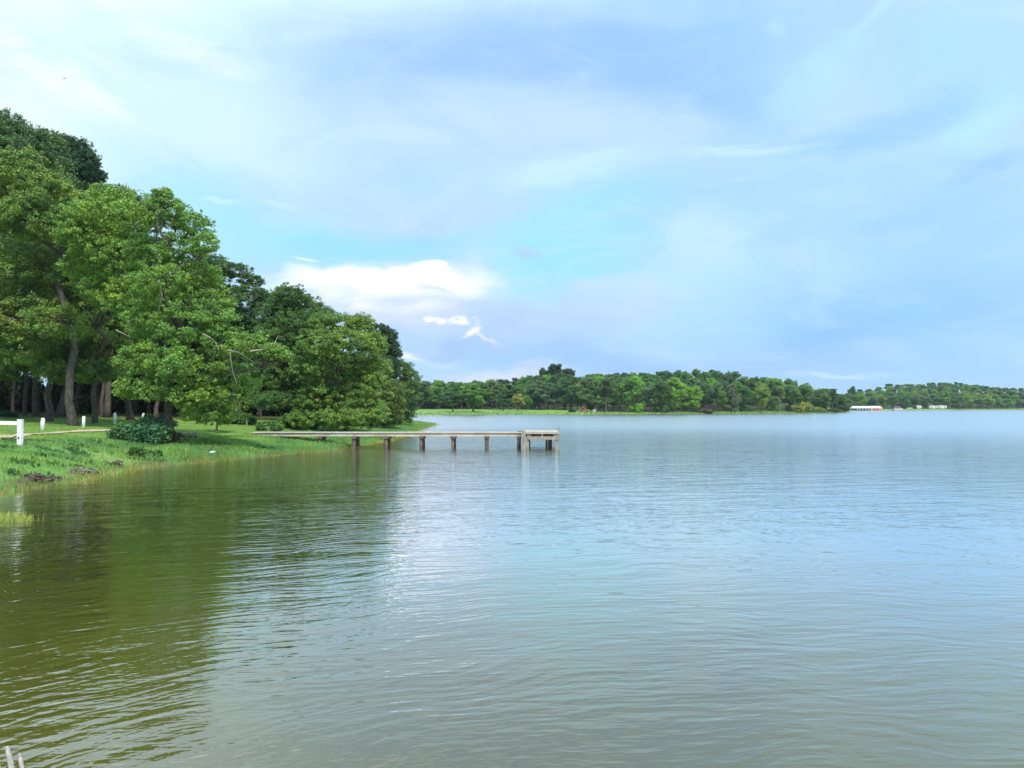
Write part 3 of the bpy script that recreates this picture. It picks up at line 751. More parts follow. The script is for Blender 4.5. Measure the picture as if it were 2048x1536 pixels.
for j, m_ in enumerate((7, 20, 40, 75, 120, 150)):
    px = 1696 + rnd.uniform(0, 10)
    while px < 2120:
        Y = edgeY(px, m_ + rnd.uniform(-2, 2) + (12 if 1740 < px < 1905 else 0), 380, 1200)
        step = rnd.uniform(17, 25)
        if Y is None or (j == 0 and px < 1772): px += step; continue
        X = (px - 1024) / F * Y; z0 = g(X, Y); back = interp(RSIL, px)
        yf = 812 - (z0 + rnd.uniform(8, 11) - CAM_H) / m_per_px(Y); tt = min(1, j / 4) ** .8
        topy = max(yf * (1 - tt) + back * tt + rnd.uniform(-1, 3), back)
        h = min(at(px, topy, Y).z - z0, 24)
        if h < 6: h = 7
        pine = j >= 3 and rnd.random() < .3
        ti = rnd.choice((0, 1)) if pine else (rnd.choice((4, 6, 6, 3)) if 1925 < px < 2010 and j < 2 else rnd.choice((2, 3, 3, 4, 4, 5)))
        tn, tc_ = tones[ti]; tc_ = [c * BR * rnd.uniform(.9, 1.15) for c in tc_]
        put(3 if pine else rnd.choice((4, 5, 1)), 'pine_tree' if pine else 'broadleaf_tree', far_label(tn, pine, 'front' if j < 2 else 'back', px, 'right'), 'tree', 'trees of the wooded shore far right',
            X, Y, h, rnd.uniform(4.6, 6.4), tc_, rnd.uniform(0, 6.28), base_h=z0)
        cntf += 1; px += step
print('far trees', cntf)
from collections import defaultdict
byl = defaultdict(list)
for o in COL.objects:
    if o.parent is None and o.get('group') in ('trees of the far wood across the lake', 'trees of the wooded shore far right'): byl[o['label']].append(o)
ORD = ['leftmost', 'second from left', 'third from left', 'fourth from left', 'fifth from left', 'sixth from left', 'seventh from left', 'eighth from left', 'ninth from left', 'tenth from left']
for l_, os_ in byl.items():
    if 1 < len(os_) <= 10:
        for i, o in enumerate(sorted(os_, key=lambda q: q.location.x / q.location.y)): o['label'] = (l_ + ', ' + ORD[i])
for m_ in (100, 116):
    px = 800
    while px < 1230:
        Y = edgeY(px, m_ + rnd.uniform(-4, 4)); px += rnd.uniform(20, 26)
        if Y is None: continue
        x = (px - 1024) / F * Y
        shrub(rnd.choice((0, 1)), 'thicket_bush', 'dark undergrowth closing off the back of the far wood behind the meadow', 'bush', 'undergrowth at the back of the far wood', x, Y, rnd.uniform(5, 7), rnd.uniform(3.5, 4.5), (.03, .06, .03), rnd.uniform(0, 6.28))
def lone(px, topy, inside, w, kind, name, label, color, hk=1.0, group=None):
    Y = edgeY(px, inside); X = (px - 1024) / F * Y; h = at(px, topy, Y).z - g(X, Y)
    return put(kind, name, label, 'tree', group, X, Y, h * 1.04, w, [c * 1.2 for c in color], px * .37)
lone(905, 783, 14, 5.6, 1, 'broadleaf_tree', 'dark spreading tree standing alone on the far meadow, left of the brighter one', (.05, .115, .04))
lone(947, 768, 12, 6.6, 0, 'broadleaf_tree', 'bright green tree standing alone near the waterline of the far meadow', (.095, .21, .04))
lone(1006, 788, 22, 3.6, 2, 'broadleaf_tree', 'small round dark tree on the far meadow, right of the tall pale pole', (.05, .12, .045))
lone(1036, 788, 18, 3.4, 1, 'broadleaf_tree', 'small tree with yellowing leaves on the far meadow', (.24, .25, .06))
lone(1052, 791, 20, 2.8, 0, 'broadleaf_tree', 'small fresh green tree touching the yellow one on the far meadow', (.09, .22, .05))
lone(1110, 729, 75, 7.5, 3, 'pine_tree', 'tallest far pine, left of the pair that stands above the wood', (.04, .09, .035))
lone(1138, 738, 78, 6.0, 3, 'pine_tree', 'tall far pine, the right one of the pair above the wood', (.042, .095, .035))
lone(1130, 757, 52, 7.5, 2, 'broadleaf_tree', 'bright green crown in front of the tall pair of far pines', (.115, .23, .04))
lone(1393, 771, 5, 2.6, 0, 'broadleaf_tree', 'narrow column-shaped bright green tree on the wooded point', (.13, .27, .045))
lone(1706, 773, 60, 3.4, 3, 'pine_tree', 'dark pine rising over the left end of the boathouse', (.035, .08, .035))
for px, inn, h, w, c, lab in ((1648, 5, 10.5, 4.6, (.06, .13, .035), 'tall mid green tree, first of five closing the tip of the wooded point'), (1660, 9, 10, 4.4, (.045, .10, .03), 'dark tree, second of five closing the tip of the wooded point'),
        (1669, 4.5, 8.5, 4.2, (.07, .14, .04), 'mid green tree, third of five closing the tip of the wooded point'), (1679, 6, 8, 4, (.05, .11, .035), 'dark green tree, fourth of five closing the tip of the wooded point'), (1686, 3, 6.5, 3.6, (.06, .12, .035), 'lowest and rightmost of five trees closing the tip of the wooded point')):
    Y = edgeY(px, inn)
    if Y is None or Y > 400: Y = 366.0
    put(4 if inn < 6 else 5, 'broadleaf_tree', lab, 'tree', 'trees at the tip of the wooded point', (px - 1024) / F * Y, Y, h, w, [q * 1.4 for q in c], px * .7)
for i, (px, inn, h, w, c, lab) in enumerate([(1592, 3, 3.4, 3, (.15, .19, .04), 'yellow bush leftmost of four at the foot of the wooded point'), (1606, 2.5, 4.2, 3, (.16, .22, .04), 'tallest yellow-green bush at the foot of the wooded point'),
        (1622, 2.5, 2.6, 3, (.14, .22, .04), 'low yellow-green bush near the tip of the wooded point'), (1638, 2, 2.2, 3, (.12, .2, .04), 'small green bush nearest the tip of the wooded point'), (1410, 2.5, 1.6, 3, (.1, .1, .05), 'brownish low bush on the bank of the wooded point'),
        (1143, 9, 1.1, 1.6, (.03, .06, .02), 'small dark bush on the grass left of the red pickup'), (1665, 2, 1.6, 3.4, (.06, .1, .03), 'dark bush at the very tip of the wooded point')]):
    Y = edgeY(px, inn); X = (px - 1024) / F * Y
    shrub(i % 2, 'shore_bush', lab, 'bush', None, X, Y, h, w, [q * 1.2 for q in c], i * 1.1)
# forked pale tree by the red pickup
Yt = edgeY(1193, 13); Xt = (1193 - 1024) / F * Yt; zt = g(Xt, Yt); kx = m_per_px(Yt)
rt = empty('bare_tree', (Xt, Yt, zt), 'pale bare forked tree in front of the dark wood, right of the red pickup', 'tree')
rng = np.random.default_rng(77); tb = MB()
def bp_(px, py): return (Xt + (px - 1193) * kx, Yt, at(1193, py, Yt).z)
tb.tube([(Xt, Yt, zt - .3), bp_(1192, 815), bp_(1194, 808)], [.5, .36, .34], 7)
tb.build('trunk', M_BARKP, rt, True, local=False)
for br in ([(1194,809),(1189,805),(1183,802),(1177,800.5)], [(1194,809),(1193,803),(1190,799)], [(1194,809),(1196,802),(1197,797)], [(1195,809),(1200,805),(1202,801)], [(1189,805),(1187,801),(1186,799)]):
    tb = MB(); tb.tube([bp_(*q) for q in br], [.28 - .2 * i / (len(br) - 1) for i in range(len(br))], 5); tb.build('branch', M_BARKP, rt, True, local=False)

# ------------------------------------------------------------------ pier
def X_(px, Y): return (px - 1024) / F * Y
PY0, PY1, PZ = 55.2, 56.5, 1.105
pier = empty('pier', (X_(1045, 55.8), 55.8, 0), 'long weathered wooden pier on piles ending in a square fishing platform', 'pier')
rng = np.random.default_rng(3)
d = MB(); x = X_(503, PY0); xe = X_(1047, PY0)
while x < xe:
    wdt = .14; d.box((x + wdt / 2, (PY0 + PY1) / 2 + rng.uniform(-.02, .02), PZ - .02 + rng.uniform(-.006, .006)), (wdt - .012, PY1 - PY0 + .14, .05)); x += wdt
d.build('walkway_deck', M_DECK, pier, local=False)
d = MB()
for yy in (PY0 + .05, PY1 - .05):
    xs = [X_(p, PY0) for p in (505, 570, 640, 709, 773, 843, 906, 973, 1043)]
    for a_0, b_0 in zip(xs[:-1], xs[1:]): d.box(((a_0 + b_0) / 2, yy + rng.uniform(-.008, .008), .925 + rng.uniform(-.008, .008)), (b_0 - a_0 - .012, .05, .20))
d.build('side_beam', M_FASCIA, pier, local=False)
for p in (640, 709, 773, 843, 906, 973, 1038):
    xc = X_(p, PY0)
    d = MB(); d.box((xc, (PY0 + PY1) / 2 - .05, .735), (.34 + rng.uniform(-.03, .03), 1.75, .17)); d.build('cap_beam', M_PILE, pier, local=False)
    for yy in (PY0 - .1, PY1 - .1):
        d = MB(); lean = rng.uniform(-.04, .04); hw = .125 + rng.uniform(-.02, .02)
        d.tube([(xc + lean, yy, -1.2), (xc + lean * .5, yy, .1), (xc, yy, .66)], [hw * 1.05, hw, hw * .95], 10, rough=.05, rng=rng); d.build('pile', M_PILE, pier, True, local=False)
# platform
QX0, QX1, QY0, QY1 = X_(1046, 54.4), X_(1118, 54.4), 54.35, 59.5
d = MB(); y = QY0
while y < QY1:
    d.box(((QX0 + QX1) / 2 + rng.uniform(-.03, .03), y + .07, PZ + .03 + rng.uniform(-.008, .008)), (QX1 - QX0 + .1, .128, .04)); y += .14
d.build('platform_deck', M_DECK, pier, local=False)
d = MB()
d.box(((QX0 + QX1) / 2 + .1, QY0 + .06, PZ - .035), (QX1 - QX0 - .1, .05, .07))
d.build('platform_edge_board', M_FASCIA, pier, local=False)
d = MB(); d.box(((QX0 + QX1) / 2 + .18, QY0 + .05, .735), (QX1 - QX0 - .34, .05, .235)); d.build('platform_beam', M_GREY, pier, local=False)
d = MB()
for yy in np.arange(QY0 + .5, QY1, .45): d.box(((QX0 + QX1) / 2, yy, .92), (QX1 - QX0 - .3, .05, .26))
d.box((QX1 - .12, (QY0 + QY1) / 2, .92), (.05, QY1 - QY0 - .5, .24)); d.box((QX0 + .35, (QY0 + QY1) / 2, .92), (.05, QY1 - QY0 - .5, .24))
d.build('joists', M_PILE, pier, local=False)  # close rows in dark wood, so the colour deepens the shade under the deck
for (a_0, b_0) in (((X_(1059, 54.5), .86), (X_(1063, 54.5), 1.04)), ((X_(1110, 54.5), .86), (X_(1105, 54.5), 1.04))):
    d = MB(); d.bar((a_0[0], QY0 + .14, a_0[1]), (b_0[0], QY0 + .14, b_0[1]), .04, .09); d.build('brace', M_GREY, pier, local=False)
d = MB(); d.box((X_(1084.5, 54.5), QY0 + .11, .96), (.035, .04, .2)); d.build('bracket', M_WHITE, pier, local=False)
for (p, yy, w, z1, m_) in ((1056, 54.55, .15, 1.04, M_GREY), (1112.5, 54.55, .21, 1.04, M_GREY), (1093, 57.6, .15, 1.0, M_PILE), (1100, 57.9, .3, 1.0, M_PILE), (1112, 59.2, .2, 1.0, M_PILE), (1058, 59.2, .2, 1.0, M_PILE)):
    d = MB(); d.box((X_(p, yy), yy, (z1 - 1.2) / 2), (w, w, z1 + 1.2)); d.build('platform_post', m_, pier, local=False)
d = MB(); d.bar((X_(1048.5, 54.3), 54.25, -.8), (X_(1045.5, 54.3), 54.25, 1.31), .16, .16); d.build('corner_post', M_GREY, pier, local=False)
d = MB(); d.bar((X_(1052.5, 54.3), 54.32, -.8), (X_(1049.5, 54.3), 54.32, 1.08), .07, .12); d.build('corner_post', M_GREY, pier, local=False)
d = MB(); d.tube([(X_(1118, 54.6), 54.5, .5), (X_(1117.4, 54.6), 54.5, 1.64)], [.045, .035], 8); d.build('mooring_pole', M_GREY, pier, local=False)
d = MB(); d.box((X_(1043, 54.6), 54.8, 1.19), (.55, .12, .06)); d.build('loose_board', M_PILE, pier, local=False)

# ------------------------------------------------------------------ white posts, fence, path
def bollard(px, py, top, wpx, label, tilt=0.0, notch=False):
    p = hit(px, py, 30, 110); k = m_per_px(p.y); h = (py - top) * k; w = wpx * k / 2
    r = empty('white_post', p, label, 'post', 'white posts along the lawn path')
    d = MB(); rg = np.random.default_rng(int(px))
    d.tube([(0, 0, -.2), (0, 0, h * .5), (tilt * h, 0, h - w * .5)], [w, w * .98, w * .92], 12, rough=.03, rng=rg)
    d.tube([(tilt * h, 0, h - w * .5), (tilt * h, 0, h - w * .2), (tilt * h, 0, h)], [w * .92, w * .8, w * .5], 12)
    d.build('shaft', M_WHITE, r, True)
    if notch:
        d = MB(); d.box((0, -w * .98, h * .86), (w * .35, .03, w * .5)); d.build('bolt_plate', M_DARK, r)
    return r
bollard(85, 861, 836, 7.5, 'white post on the lawn nearest the rail fence, with a dark fixing', 0.02, True)
bollard(167, 856, 832.5, 6, 'white post standing alone between the fence and the bush', 0.015)
bollard(229.5, 848, 825.5, 5.2, 'upright white post rising behind the left part of the dark bush')
bollard(284, 847, 826, 4.6, 'leaning white post behind the middle of the dark bush', 0.14)
p = hit(125, 815, 60, 160); r = empty('marker_stake', p, 'thin pale stake far back on the lawn between two tree trunks', 'stake')
d = MB(); k = m_per_px(p.y); d.box((0, 0, 9 * k / 2 - .1), (2 * k, .05, 9 * k)); d.box((0, 0, 9 * k - .09), (2 * k * .6, .04, .05)); d.build('shaft', M_WHITE, r)
p = hit(40, 890, 26, 45); k = m_per_px(p.y)
fence = empty('rail_fence', p, 'white painted rail fence ending at a square post on the bank', 'fence')
d = MB(); d.box((0, 0, 25 * k - .15), (8.4 * k, .17, 50 * k + .3)); d.box((0, 0, 50 * k + .012), (9 * k, .2, .03)); d.build('post', M_WHITE, fence)
d = MB(); d.bar((-.05, -.1, 43.5 * k), (-2.3, -.9, 46.5 * k), .04, 7.2 * k); d.build('rail', M_WHITE, fence)
d = MB(); d.box((-.4 * k * 2, -.1, 14.5 * k), (2.4 * k, .03, 3.6 * k)); d.build('rail_slot', M_DARK, fence)
d = MB(); d.box((-2.35, -.92, 23 * k), (8 * k, .17, 52 * k)); d.build('post', M_WHITE, fence)
# footpath
m, t, b = new_mat('path_dirt'); gp = N(t, 'ShaderNodeNewGeometry'); n_ = noise(t, gp.outputs['Position'], 3, 5, .6)
L(t, mixc(t, maprange(t, n_, .35, .65, 0, 1), (.34, .26, .16, 1), (.52, .43, .29, 1)), b.inputs['Base Color']); b.inputs['Roughness'].default_value = .95
pts = [hit(a_0, b_0, 30, 90) for a_0, b_0 in ((-90, 880), (-40, 876.5), (0, 873.5), (40, 871), (80, 868.5), (120, 866), (160, 863.8), (200, 862), (235, 860.5))]
pts = [pts[0].lerp(pts[-1], 0) + Vector((-8, -2.4, 0))] + pts
fine = []
for a_0, b_0 in zip(pts[:-1], pts[1:]): fine += [a_0.lerp(b_0, i / 8) for i in range(8)]
V, Fq = [], []
for i, q in enumerate(fine):
    dv = (fine[min(i + 2, len(fine) - 1)] - fine[max(i - 2, 0)]); nv = Vector((-dv.y, dv.x, 0)).normalized()
    for j in range(5):
        w_ = (j - 2) / 2 * (.62 + .1 * math.sin(i * .9) + .06 * math.sin(i * 2.3)); P_ = q + nv * w_
        V.append((P_.x, P_.y, g(P_.x, P_.y) + .05))
for i in range(len(fine) - 1):
    for j in range(4): Fq.append((i*5+j, (i+1)*5+j, (i+1)*5+j+1, i*5+j+1))
d = MB(); d.add(V, Fq); tag(d.build('footpath', m), kind='structure')

# picnic table under the trees
p = hit(228, 826, 60, 130); k = m_per_px(p.y)
pt = empty('picnic_table', p, 'dark wooden picnic table in the shade under the near wood', 'picnic table', rz=.15)
S_ = 46 * k / 2.2
d = MB(); [d.box((0, y, .74 * S_ * .8), (2.0 * S_, .13, .05)) for y in (-.3, -.15, 0, .15, .3)]; d.build('table_top', M_TABLE, pt)
for y in (-.72, .72):
    d = MB(); d.box((0, y, .44), (2.0 * S_, .26, .05)); d.build('seat', M_TABLE, pt)
for xx in (-.75, .75):
    for s_ in (-1, 1):
        d = MB(); d.bar((xx * S_, .55 * s_, 0), (xx * S_, .2 * s_, .72 * S_ * .8), .07, .1); d.build('leg', M_TABLE, pt)
    d = MB(); d.box((xx * S_, 0, .4), (.06, 1.6, .1)); d.build('cross_beam', M_TABLE, pt)
# old timbers lying on the lawn
p = hit(376, 877, 35, 80); k = m_per_px(p.y)
r = empty('timber_stack', p, 'weathered timbers lying on short supports right of the leaning gum tree', 'timber')
for i, (y, z, dx) in enumerate(((-.1, .2, 0), (.15, .27, -.15))):
    d = MB(); d.bar((-20 * k + dx, y, z + .04), (19 * k + dx, y + .1, z), .15, .13); d.build('timber', M_DEAD, r)
for xx in (-8, 5, 17):
    d = MB(); d.box((xx * k, 0, .06), (.1, .35, .2)); d.build('support', M_ROOT, r)
# posts where the pier meets the shore
for (px, y1, y0, w, lab) in ((493.5, 851, 838, 2.2, 'leftmost thin grey post at the landward end of the pier'), (509, 849, 836, 3, 'tallest thin grey post at the landward end of the pier'), (521.5, 862, 845, 3.4, 'thick grey post closest to the pier deck')):
    p = hit(px, y1, 45, 110); k = m_per_px(p.y); r = empty('grey_post', p, lab, 'post', 'grey posts at the start of the pier')
    d = MB(); d.box((0, 0, (y1 - y0) * k / 2 - .1), (w * k, w * k, (y1 - y0) * k + .2)); d.prism([(-w*k/2, 0), (w*k/2, 0), (0, w*k*.4)], 'y', -w*k/2, w*k/2)
    d.v[-1] = d.v[-1] + np.array([0, 0, (y1 - y0) * k + .003]); d.build('shaft', M_GREY, r)
# bottle at the water edge
p = hit(425, 914, 35, 60); r = empty('plastic_bottle', p + Vector((0, 0, .22)), 'white plastic jug lying in the shore grass near the water', 'litter', rz=.4)
d = MB(); d.tube([(-.16, 0, .02), (-.14, 0, .02), (.06, 0, .05), (.12, 0, .06)], [.06, .085, .085, .04], 10); d.build('body', M_PLASTIC, r, True)
d = MB(); d.tube([(.12, 0, .06), (.17, 0, .068)], [.03, .03], 8); d.build('cap', M_PLASTIC, r)

# dark bush, roots and banks
def local_shrub(px, py, wpx, hpx, color, name, label, leaf=.14, rc=.3, seed=1, y0=30, y1=110, cat='bush', lai=1.8, dens=1.0, group=None):
    p = hit(px, py, y0, y1); k = m_per_px(p.y); rng = np.random.default_rng(seed); w, h = wpx * k / 2, hpx * k
    lo = [(rng.uniform(-.7, .7) * w, rng.uniform(-.4, .4) * w * .8, h * rng.uniform(.3, .6), w * .38, w * .36, h * .38) for _ in range(max(4, int(wpx / 12)))]
    lo = [(a, b_, c * (1.15 - .5 * abs(a) / w), e, f_, g__) for a, b_, c, e, f_, g__ in lo]
    C = clumps(lo, rc, rng, dens); C = C[C[:, 2] > .03]; n = int(math.pi * rc * rc * lai / (.3 * leaf * leaf))
    r = empty(name, p, label, cat, group); cb = MB(); leaves(cb, C, rc * rng.uniform(.5, 1.3, len(C)), n, leaf, rng, flat=.8)
    o = cb.build('foliage', M_LEAF, r); o.color = tuple(q * 1.3 for q in color) + (1,)
    tb = MB()
    for l in lo: tb.tube(wiggle((l[0] * .4, l[1] * .4, -.1), l[:3], 3, .08, rng), [.04, .03, .02, .008], 5)
    tb.build('stems', M_BARK, r); return r
local_shrub(278, 884, 128, 46, (.05, .13, .06), 'dark_bush', 'broad dark bluish bush on the bank beside the leaning gum tree', .17, .28, 51)
local_shrub(318, 878, 60, 56, (.045, .11, .045), 'dark_bush', 'dark shrub hugging the foot of the leaning gum tree', .15, .28, 52)
local_shrub(540, 863, 56, 22, (.06, .15, .03), 'shore_bush', 'low green bush just behind the landward end of the pier', .15, .3, 53)
local_shrub(600, 858, 90, 34, (.06, .14, .028), 'shore_bush', 'rounded bush at the foot of the round maple, left side', .17, .35, 54)
local_shrub(730, 853, 44, 24, (.055, .14, .03), 'shore_bush', 'small bush in the tall grass at the foot of the round maple', .18, .35, 55)
local_shrub(782, 852, 40, 16, (.075, .16, .03), 'shore_bush', 'yellow-green bush on the point below the outermost tree', .2, .4, 56)
local_shrub(812, 848, 34, 13, (.055, .13, .028), 'shore_bush', 'outermost low bush on the grassy point', .22, .4, 57, y1=125)
local_shrub(470, 848, 80, 26, (.045, .115, .028), 'shore_bush', 'leafy undergrowth left of the grey posts', .17, .35, 58)
local_shrub(650, 852, 70, 22, (.06, .145, .028), 'shore_bush', 'wide low bush under the middle of the round maple', .18, .35, 59)
local_shrub(33, 823, 22, 6, (.05, .04, .03), 'brush_pile', 'small dark pile of cut brush on the lawn', .18, .25, 60, cat='brush pile')
local_shrub(5, 834, 44, 12, (.03, .08, .03), 'shore_bush', 'low dark weeds at the left edge of the lawn', .16, .3, 61)
local_shrub(22, 951, 16, 10, (.05, .12, .05), 'weed', 'leafy weed on the bank left of the washed-out roots', .12, .12, 62, y0=24, y1=40)
local_shrub(268, 912, 34, 22, (.045, .11, .03), 'weed', 'clump of dark leafy weeds on the bank below the dark bush', .11, .16, 63)
local_shrub(302, 912, 40, 14, (.05, .12, .03), 'weed', 'low weeds in the reeds below the dark bush', .11, .16, 64)
local_shrub(378, 922, 20, 9, (.035, .05, .02), 'weed', 'dark tuft at the waterline left of the white jug', .1, .12, 65)
def rootmass(px, py, wpx, hpx, label, name, cat, seed, n=26, y0=24, y1=60, mat=None, thick=.03):
    p = hit(px, py, y0, y1); k = m_per_px(p.y); rng = np.random.default_rng(seed); w, h = wpx * k / 2, hpx * k
    r = empty(name, p, label, cat); d = MB()
    for i in range(n):
        a = rng.uniform(-w, w); z = rng.uniform(-.02, h); l = rng.uniform(.25, .9) * w
        d.tube(wiggle((a, rng.uniform(-.25, .2) - .1, z), (a + rng.choice((-1, 1)) * l, rng.uniform(-.3, .25), z * rng.uniform(.1, .9)), 5, .07, rng), [thick * q for q in (1.3, 1.1, .9, .75, .5, .25)], 5)
    d.build('roots', mat or M_ROOT, r); return r
rootmass(66, 960, 74, 12, 'tangle of washed-out roots in the bare bank at the far left', 'root_tangle', 'roots', 71, 40, thick=.022)
rootmass(158, 944, 52, 11, 'driftwood branches lying along the bank, right of the root tangle', 'driftwood', 'driftwood', 72, 24, mat=M_DEAD, thick=.02)
rootmass(232, 931, 28, 10, 'small dark clump of roots at the bank below the dark bush', 'root_tangle', 'roots', 73, 26)
rootmass(345, 886, 36, 24, 'gnarled dark roots and stump at the foot of the leaning gum tree', 'tree_stump', 'stump', 74, 60, 30, 60, thick=.05)

# bare bank of soil where the turf has fallen away
m, t, b = new_mat('eroded_soil'); gp = N(t, 'ShaderNodeNewGeometry'); n_ = noise(t, gp.outputs['Position'], 9, 6, .7)
L(t, mixc(t, maprange(t, n_, .35, .65, 0, 1), (.045, .036, .024, 1), (.2, .15, .10, 1)), b.inputs['Base Color']); b.inputs['Roughness'].default_value = .95
def bank(x0, x1, yb, yt, label):
    d = MB(); V = []; n = 24
    for i in range(n + 1):
        f = i / n; px = x0 + (x1 - x0) * f; e = math.sin(math.pi * f) ** .5
        q = hit(px, yb - 3 * f, 22, 60)
        for j in range(5):
            yy = q.y + j * .22; xx = q.x; V.append((xx, yy - .12 * e * math.sin(j), g(xx, yy) + .02 + (.16 * e if j in (2, 3) else (.05 * e if j == 1 else -.04)) + .03 * math.sin(i * 1.7 + j)))
    Fq = [(i*5+j, (i+1)*5+j, (i+1)*5+j+1, i*5+j+1) for i in range(n) for j in range(4)]
    d.add(V, Fq); o = d.build('eroded_bank', m, smooth=True); tag(o, kind='structure')
bank(22, 108, 967, 945, ''); bank(126, 190, 949, 935, '')

# stakes in the water right below the viewer
for (pb, bt, wpx, lab) in (((42, 1620), (14, 1494), 11, 'thicker weathered stake poking out of the water at the bottom left corner'), ((60, 1640), (39, 1507), 9, 'shorter weathered stake beside the thicker one at the bottom left corner'), ((24, 1610), (-6, 1520), 5, 'thin twig at the extreme bottom left corner')):
    Y = 4608 / (1640 - 812); q = at(pb[0], pb[1], Y); e = at(bt[0], bt[1], Y + .25); k = m_per_px(Y); rg = np.random.default_rng(wpx)
    r = empty('stake', (q.x, q.y, 0), lab, 'stake'); d = MB(); dd = (e - q)
    d.tube([q - dd * .8, q, q + dd * .5, e], [wpx * k / 2 * c for c in (1.1, 1.05, 1, .85)], 9, rough=.1, rng=rg); d.build('shaft', M_DEAD, r, local=False)

# ------------------------------------------------------------------ grass
def blades(name, n, xr, yr, test, hh, ww, color, seed, label, mat=None, lean=.35, hscale=None):
    rng = np.random.default_rng(seed); x = rng.uniform(*xr, n); y = rng.uniform(*yr, n); s = sdist(x, y)
    keep = test(x, y, s, rng); x, y, s = x[keep], y[keep], s[keep]; z = np.maximum(gz(x, y, s), -.1); n = len(x)
    a = rng.uniform(0, 2 * math.pi, n); h = hh * rng.uniform(.5, 1.25, n); w = ww * rng.uniform(.6, 1.3, n)
    if hscale is not None: h = h * hscale(x, y, s)
    dx, dy = np.cos(a) * w / 2, np.sin(a) * w / 2; l = h * lean * rng.uniform(.2, 1.3, n); b_ = rng.uniform(0, 2 * math.pi, n)
    lx, ly = np.cos(b_) * l, np.sin(b_) * l
    v = np.stack([np.stack([x - dx, y - dy, z - .02], 1), np.stack([x + dx, y + dy, z - .02], 1),
                  np.stack([x + dx * .8 + lx * .35, y + dy * .8 + ly * .35, z + h * .6], 1), np.stack([x - dx * .8 + lx * .35, y - dy * .8 + ly * .35, z + h * .6], 1),
                  np.stack([x + lx, y + ly, z + h], 1)], 1)
    i = np.arange(n)[:, None] * 5; f = np.concatenate([i + [0, 1, 2, 3], i + [3, 2, 4, 4]], 0)
    t_ = np.clip(.5 + .3 * wob(x, y, 1.3, seed) + rng.uniform(-.25, .25, n), 0, 1)
    d = MB(); d.add(v.reshape(-1, 3), f, np.concatenate([t_, t_])); o = d.build(name, mat or M_GRASS); o.color = tuple(color) + (1,)
    return tag(o, label, 'grass', kind='stuff')
inview = lambda x, y: (x > -.70 * y - 1.5)
patchy = lambda x, y: .55 + .45 * (wob(x, y, .8, 1.1) + 1) / 1.4
blades('tall_shore_grass', 330000, (-32, -9), (24, 135), lambda x, y, s, r: (s > -.3) & (s < 7.5 - np.clip((y-40)*.0, 0, 3)) & inview(x, y) & (r.uniform(0, 1, len(x)) < np.clip(70 / y, .3, 1) ** 1.5) & (r.uniform(0, 1, len(x)) < np.where(y < 39, .75, 1.0)),
       .3, .035, (.15, .315, .10), 81, 'tall bright green grass on the shore between the water and the lawn', hscale=lambda x, y, s: np.where(y < 39, .55, 1) * np.clip(1.25 - s / 8, .35, 1) * patchy(x, y))
blades('bank_weeds', 60000, (-30, -14), (24, 50), lambda x, y, s, r: (s > .2) & (s < 7) & inview(x, y) & (wob(x, y, 1.9, 2.2) + .6 * wob(x, y, 4.3, .4) > .62 + .4 * r.uniform(-1, 1, len(x))),
       .15, .085, (.07, .16, .055), 86, 'dark broad-leaved weeds in patches on the grassy bank', lean=1.1)
blades('mown_grass', 330000, (-75, -12), (28, 105), lambda x, y, s, r: (s > 4) & inview(x, y) & (r.uniform(0, 1, len(x)) < np.clip(48 / y, .2, 1) ** 1.6) & (wob(x, y, .7, 3.1) + .5 * wob(x, y, 1.9, 1.1) < .75 + .3 * r.uniform(-1, 1, len(x))),
       .075, .03, (.19, .32, .075), 82, 'short mown grass of the lawn under the trees', lean=.7)
blades('water_edge_reeds', 42000, (-21, -10), (18, 130), lambda x, y, s, r: (s > -1.1 + .5 * wob(x, y, 1.5, 4)) & (s < .35) & inview(x, y),
       .20, .03, (.26, .27, .07), 83, 'yellowish reeds standing in the shallow water along the shore', lean=.5)
blades('flooded_grass_tuft', 5200, (-15.0, -11.6), (18.9, 21.6), lambda x, y, s, r: (((x + 14.1) / 1.7) ** 2 + ((y - 20.3) / .8) ** 2 < r.uniform(.2, 1, len(x))),
       .26, .022, (.22, .30, .08), 84, 'yellow-green tuft of flooded grass standing in the water at the left edge', lean=.6)
blades('tall_far_grass', 60000, (-60, 175), (230, 420), lambda x, y, s, r: (s > -.3) & (s < 5) & (x > -40), .5, .25, (.09, .2, .05), 85, 'rough grass along the waterline of the opposite shore')

# ------------------------------------------------------------------ far shore things
def wheels(root, xs, y, r_, w=.22):
    for xx in xs:
        for yy in (-y, y):
            d = MB(); d.tube([(xx, yy - w / 2, r_), (xx, yy + w / 2, r_)], r_, 14); wl = d.build('wheel', M_RUBBER, root)
            d = MB(); d.tube([(xx, yy - w / 2 - .01, r_), (xx, yy + w / 2 + .01, r_)], r_ * .55, 10); d.build('hub', M_WHITE, wl)
Yk = edgeY(1167, 12); xk = X_(1167, Yk)
tr = empty('pickup_truck', (xk, Yk, g(xk, Yk)), 'small red pickup truck parked under the trees of the far shore', 'pickup truck', rz=R(-32))
tr.scale = (.8, .8, .8)
d = MB(); d.prism([(-2.5, .55), (2.45, .55), (2.5, .95), (2.3, 1.08), (1.2, 1.15), (-2.5, 1.15)], 'y', -.88, .88); d.build('body', M_RED, tr)
d = MB(); d.prism([(-.65, 1.152), (1.18, 1.152), (.6, 1.72), (-.5, 1.75)], 'y', -.78, .78); d.build('cab', M_RED, tr)
for s_ in (-1, 1):
    d = MB(); d.prism([(-.5, 1.2), (.95, 1.2), (.5, 1.64), (-.42, 1.66)], 'y', .785 * s_, .80 * s_); d.build('window', M_GLASS, tr)
    d = MB(); d.box((2.49, .62 * s_, .88), (.06, .3, .18)); d.build('headlight', M_PLASTIC, tr)
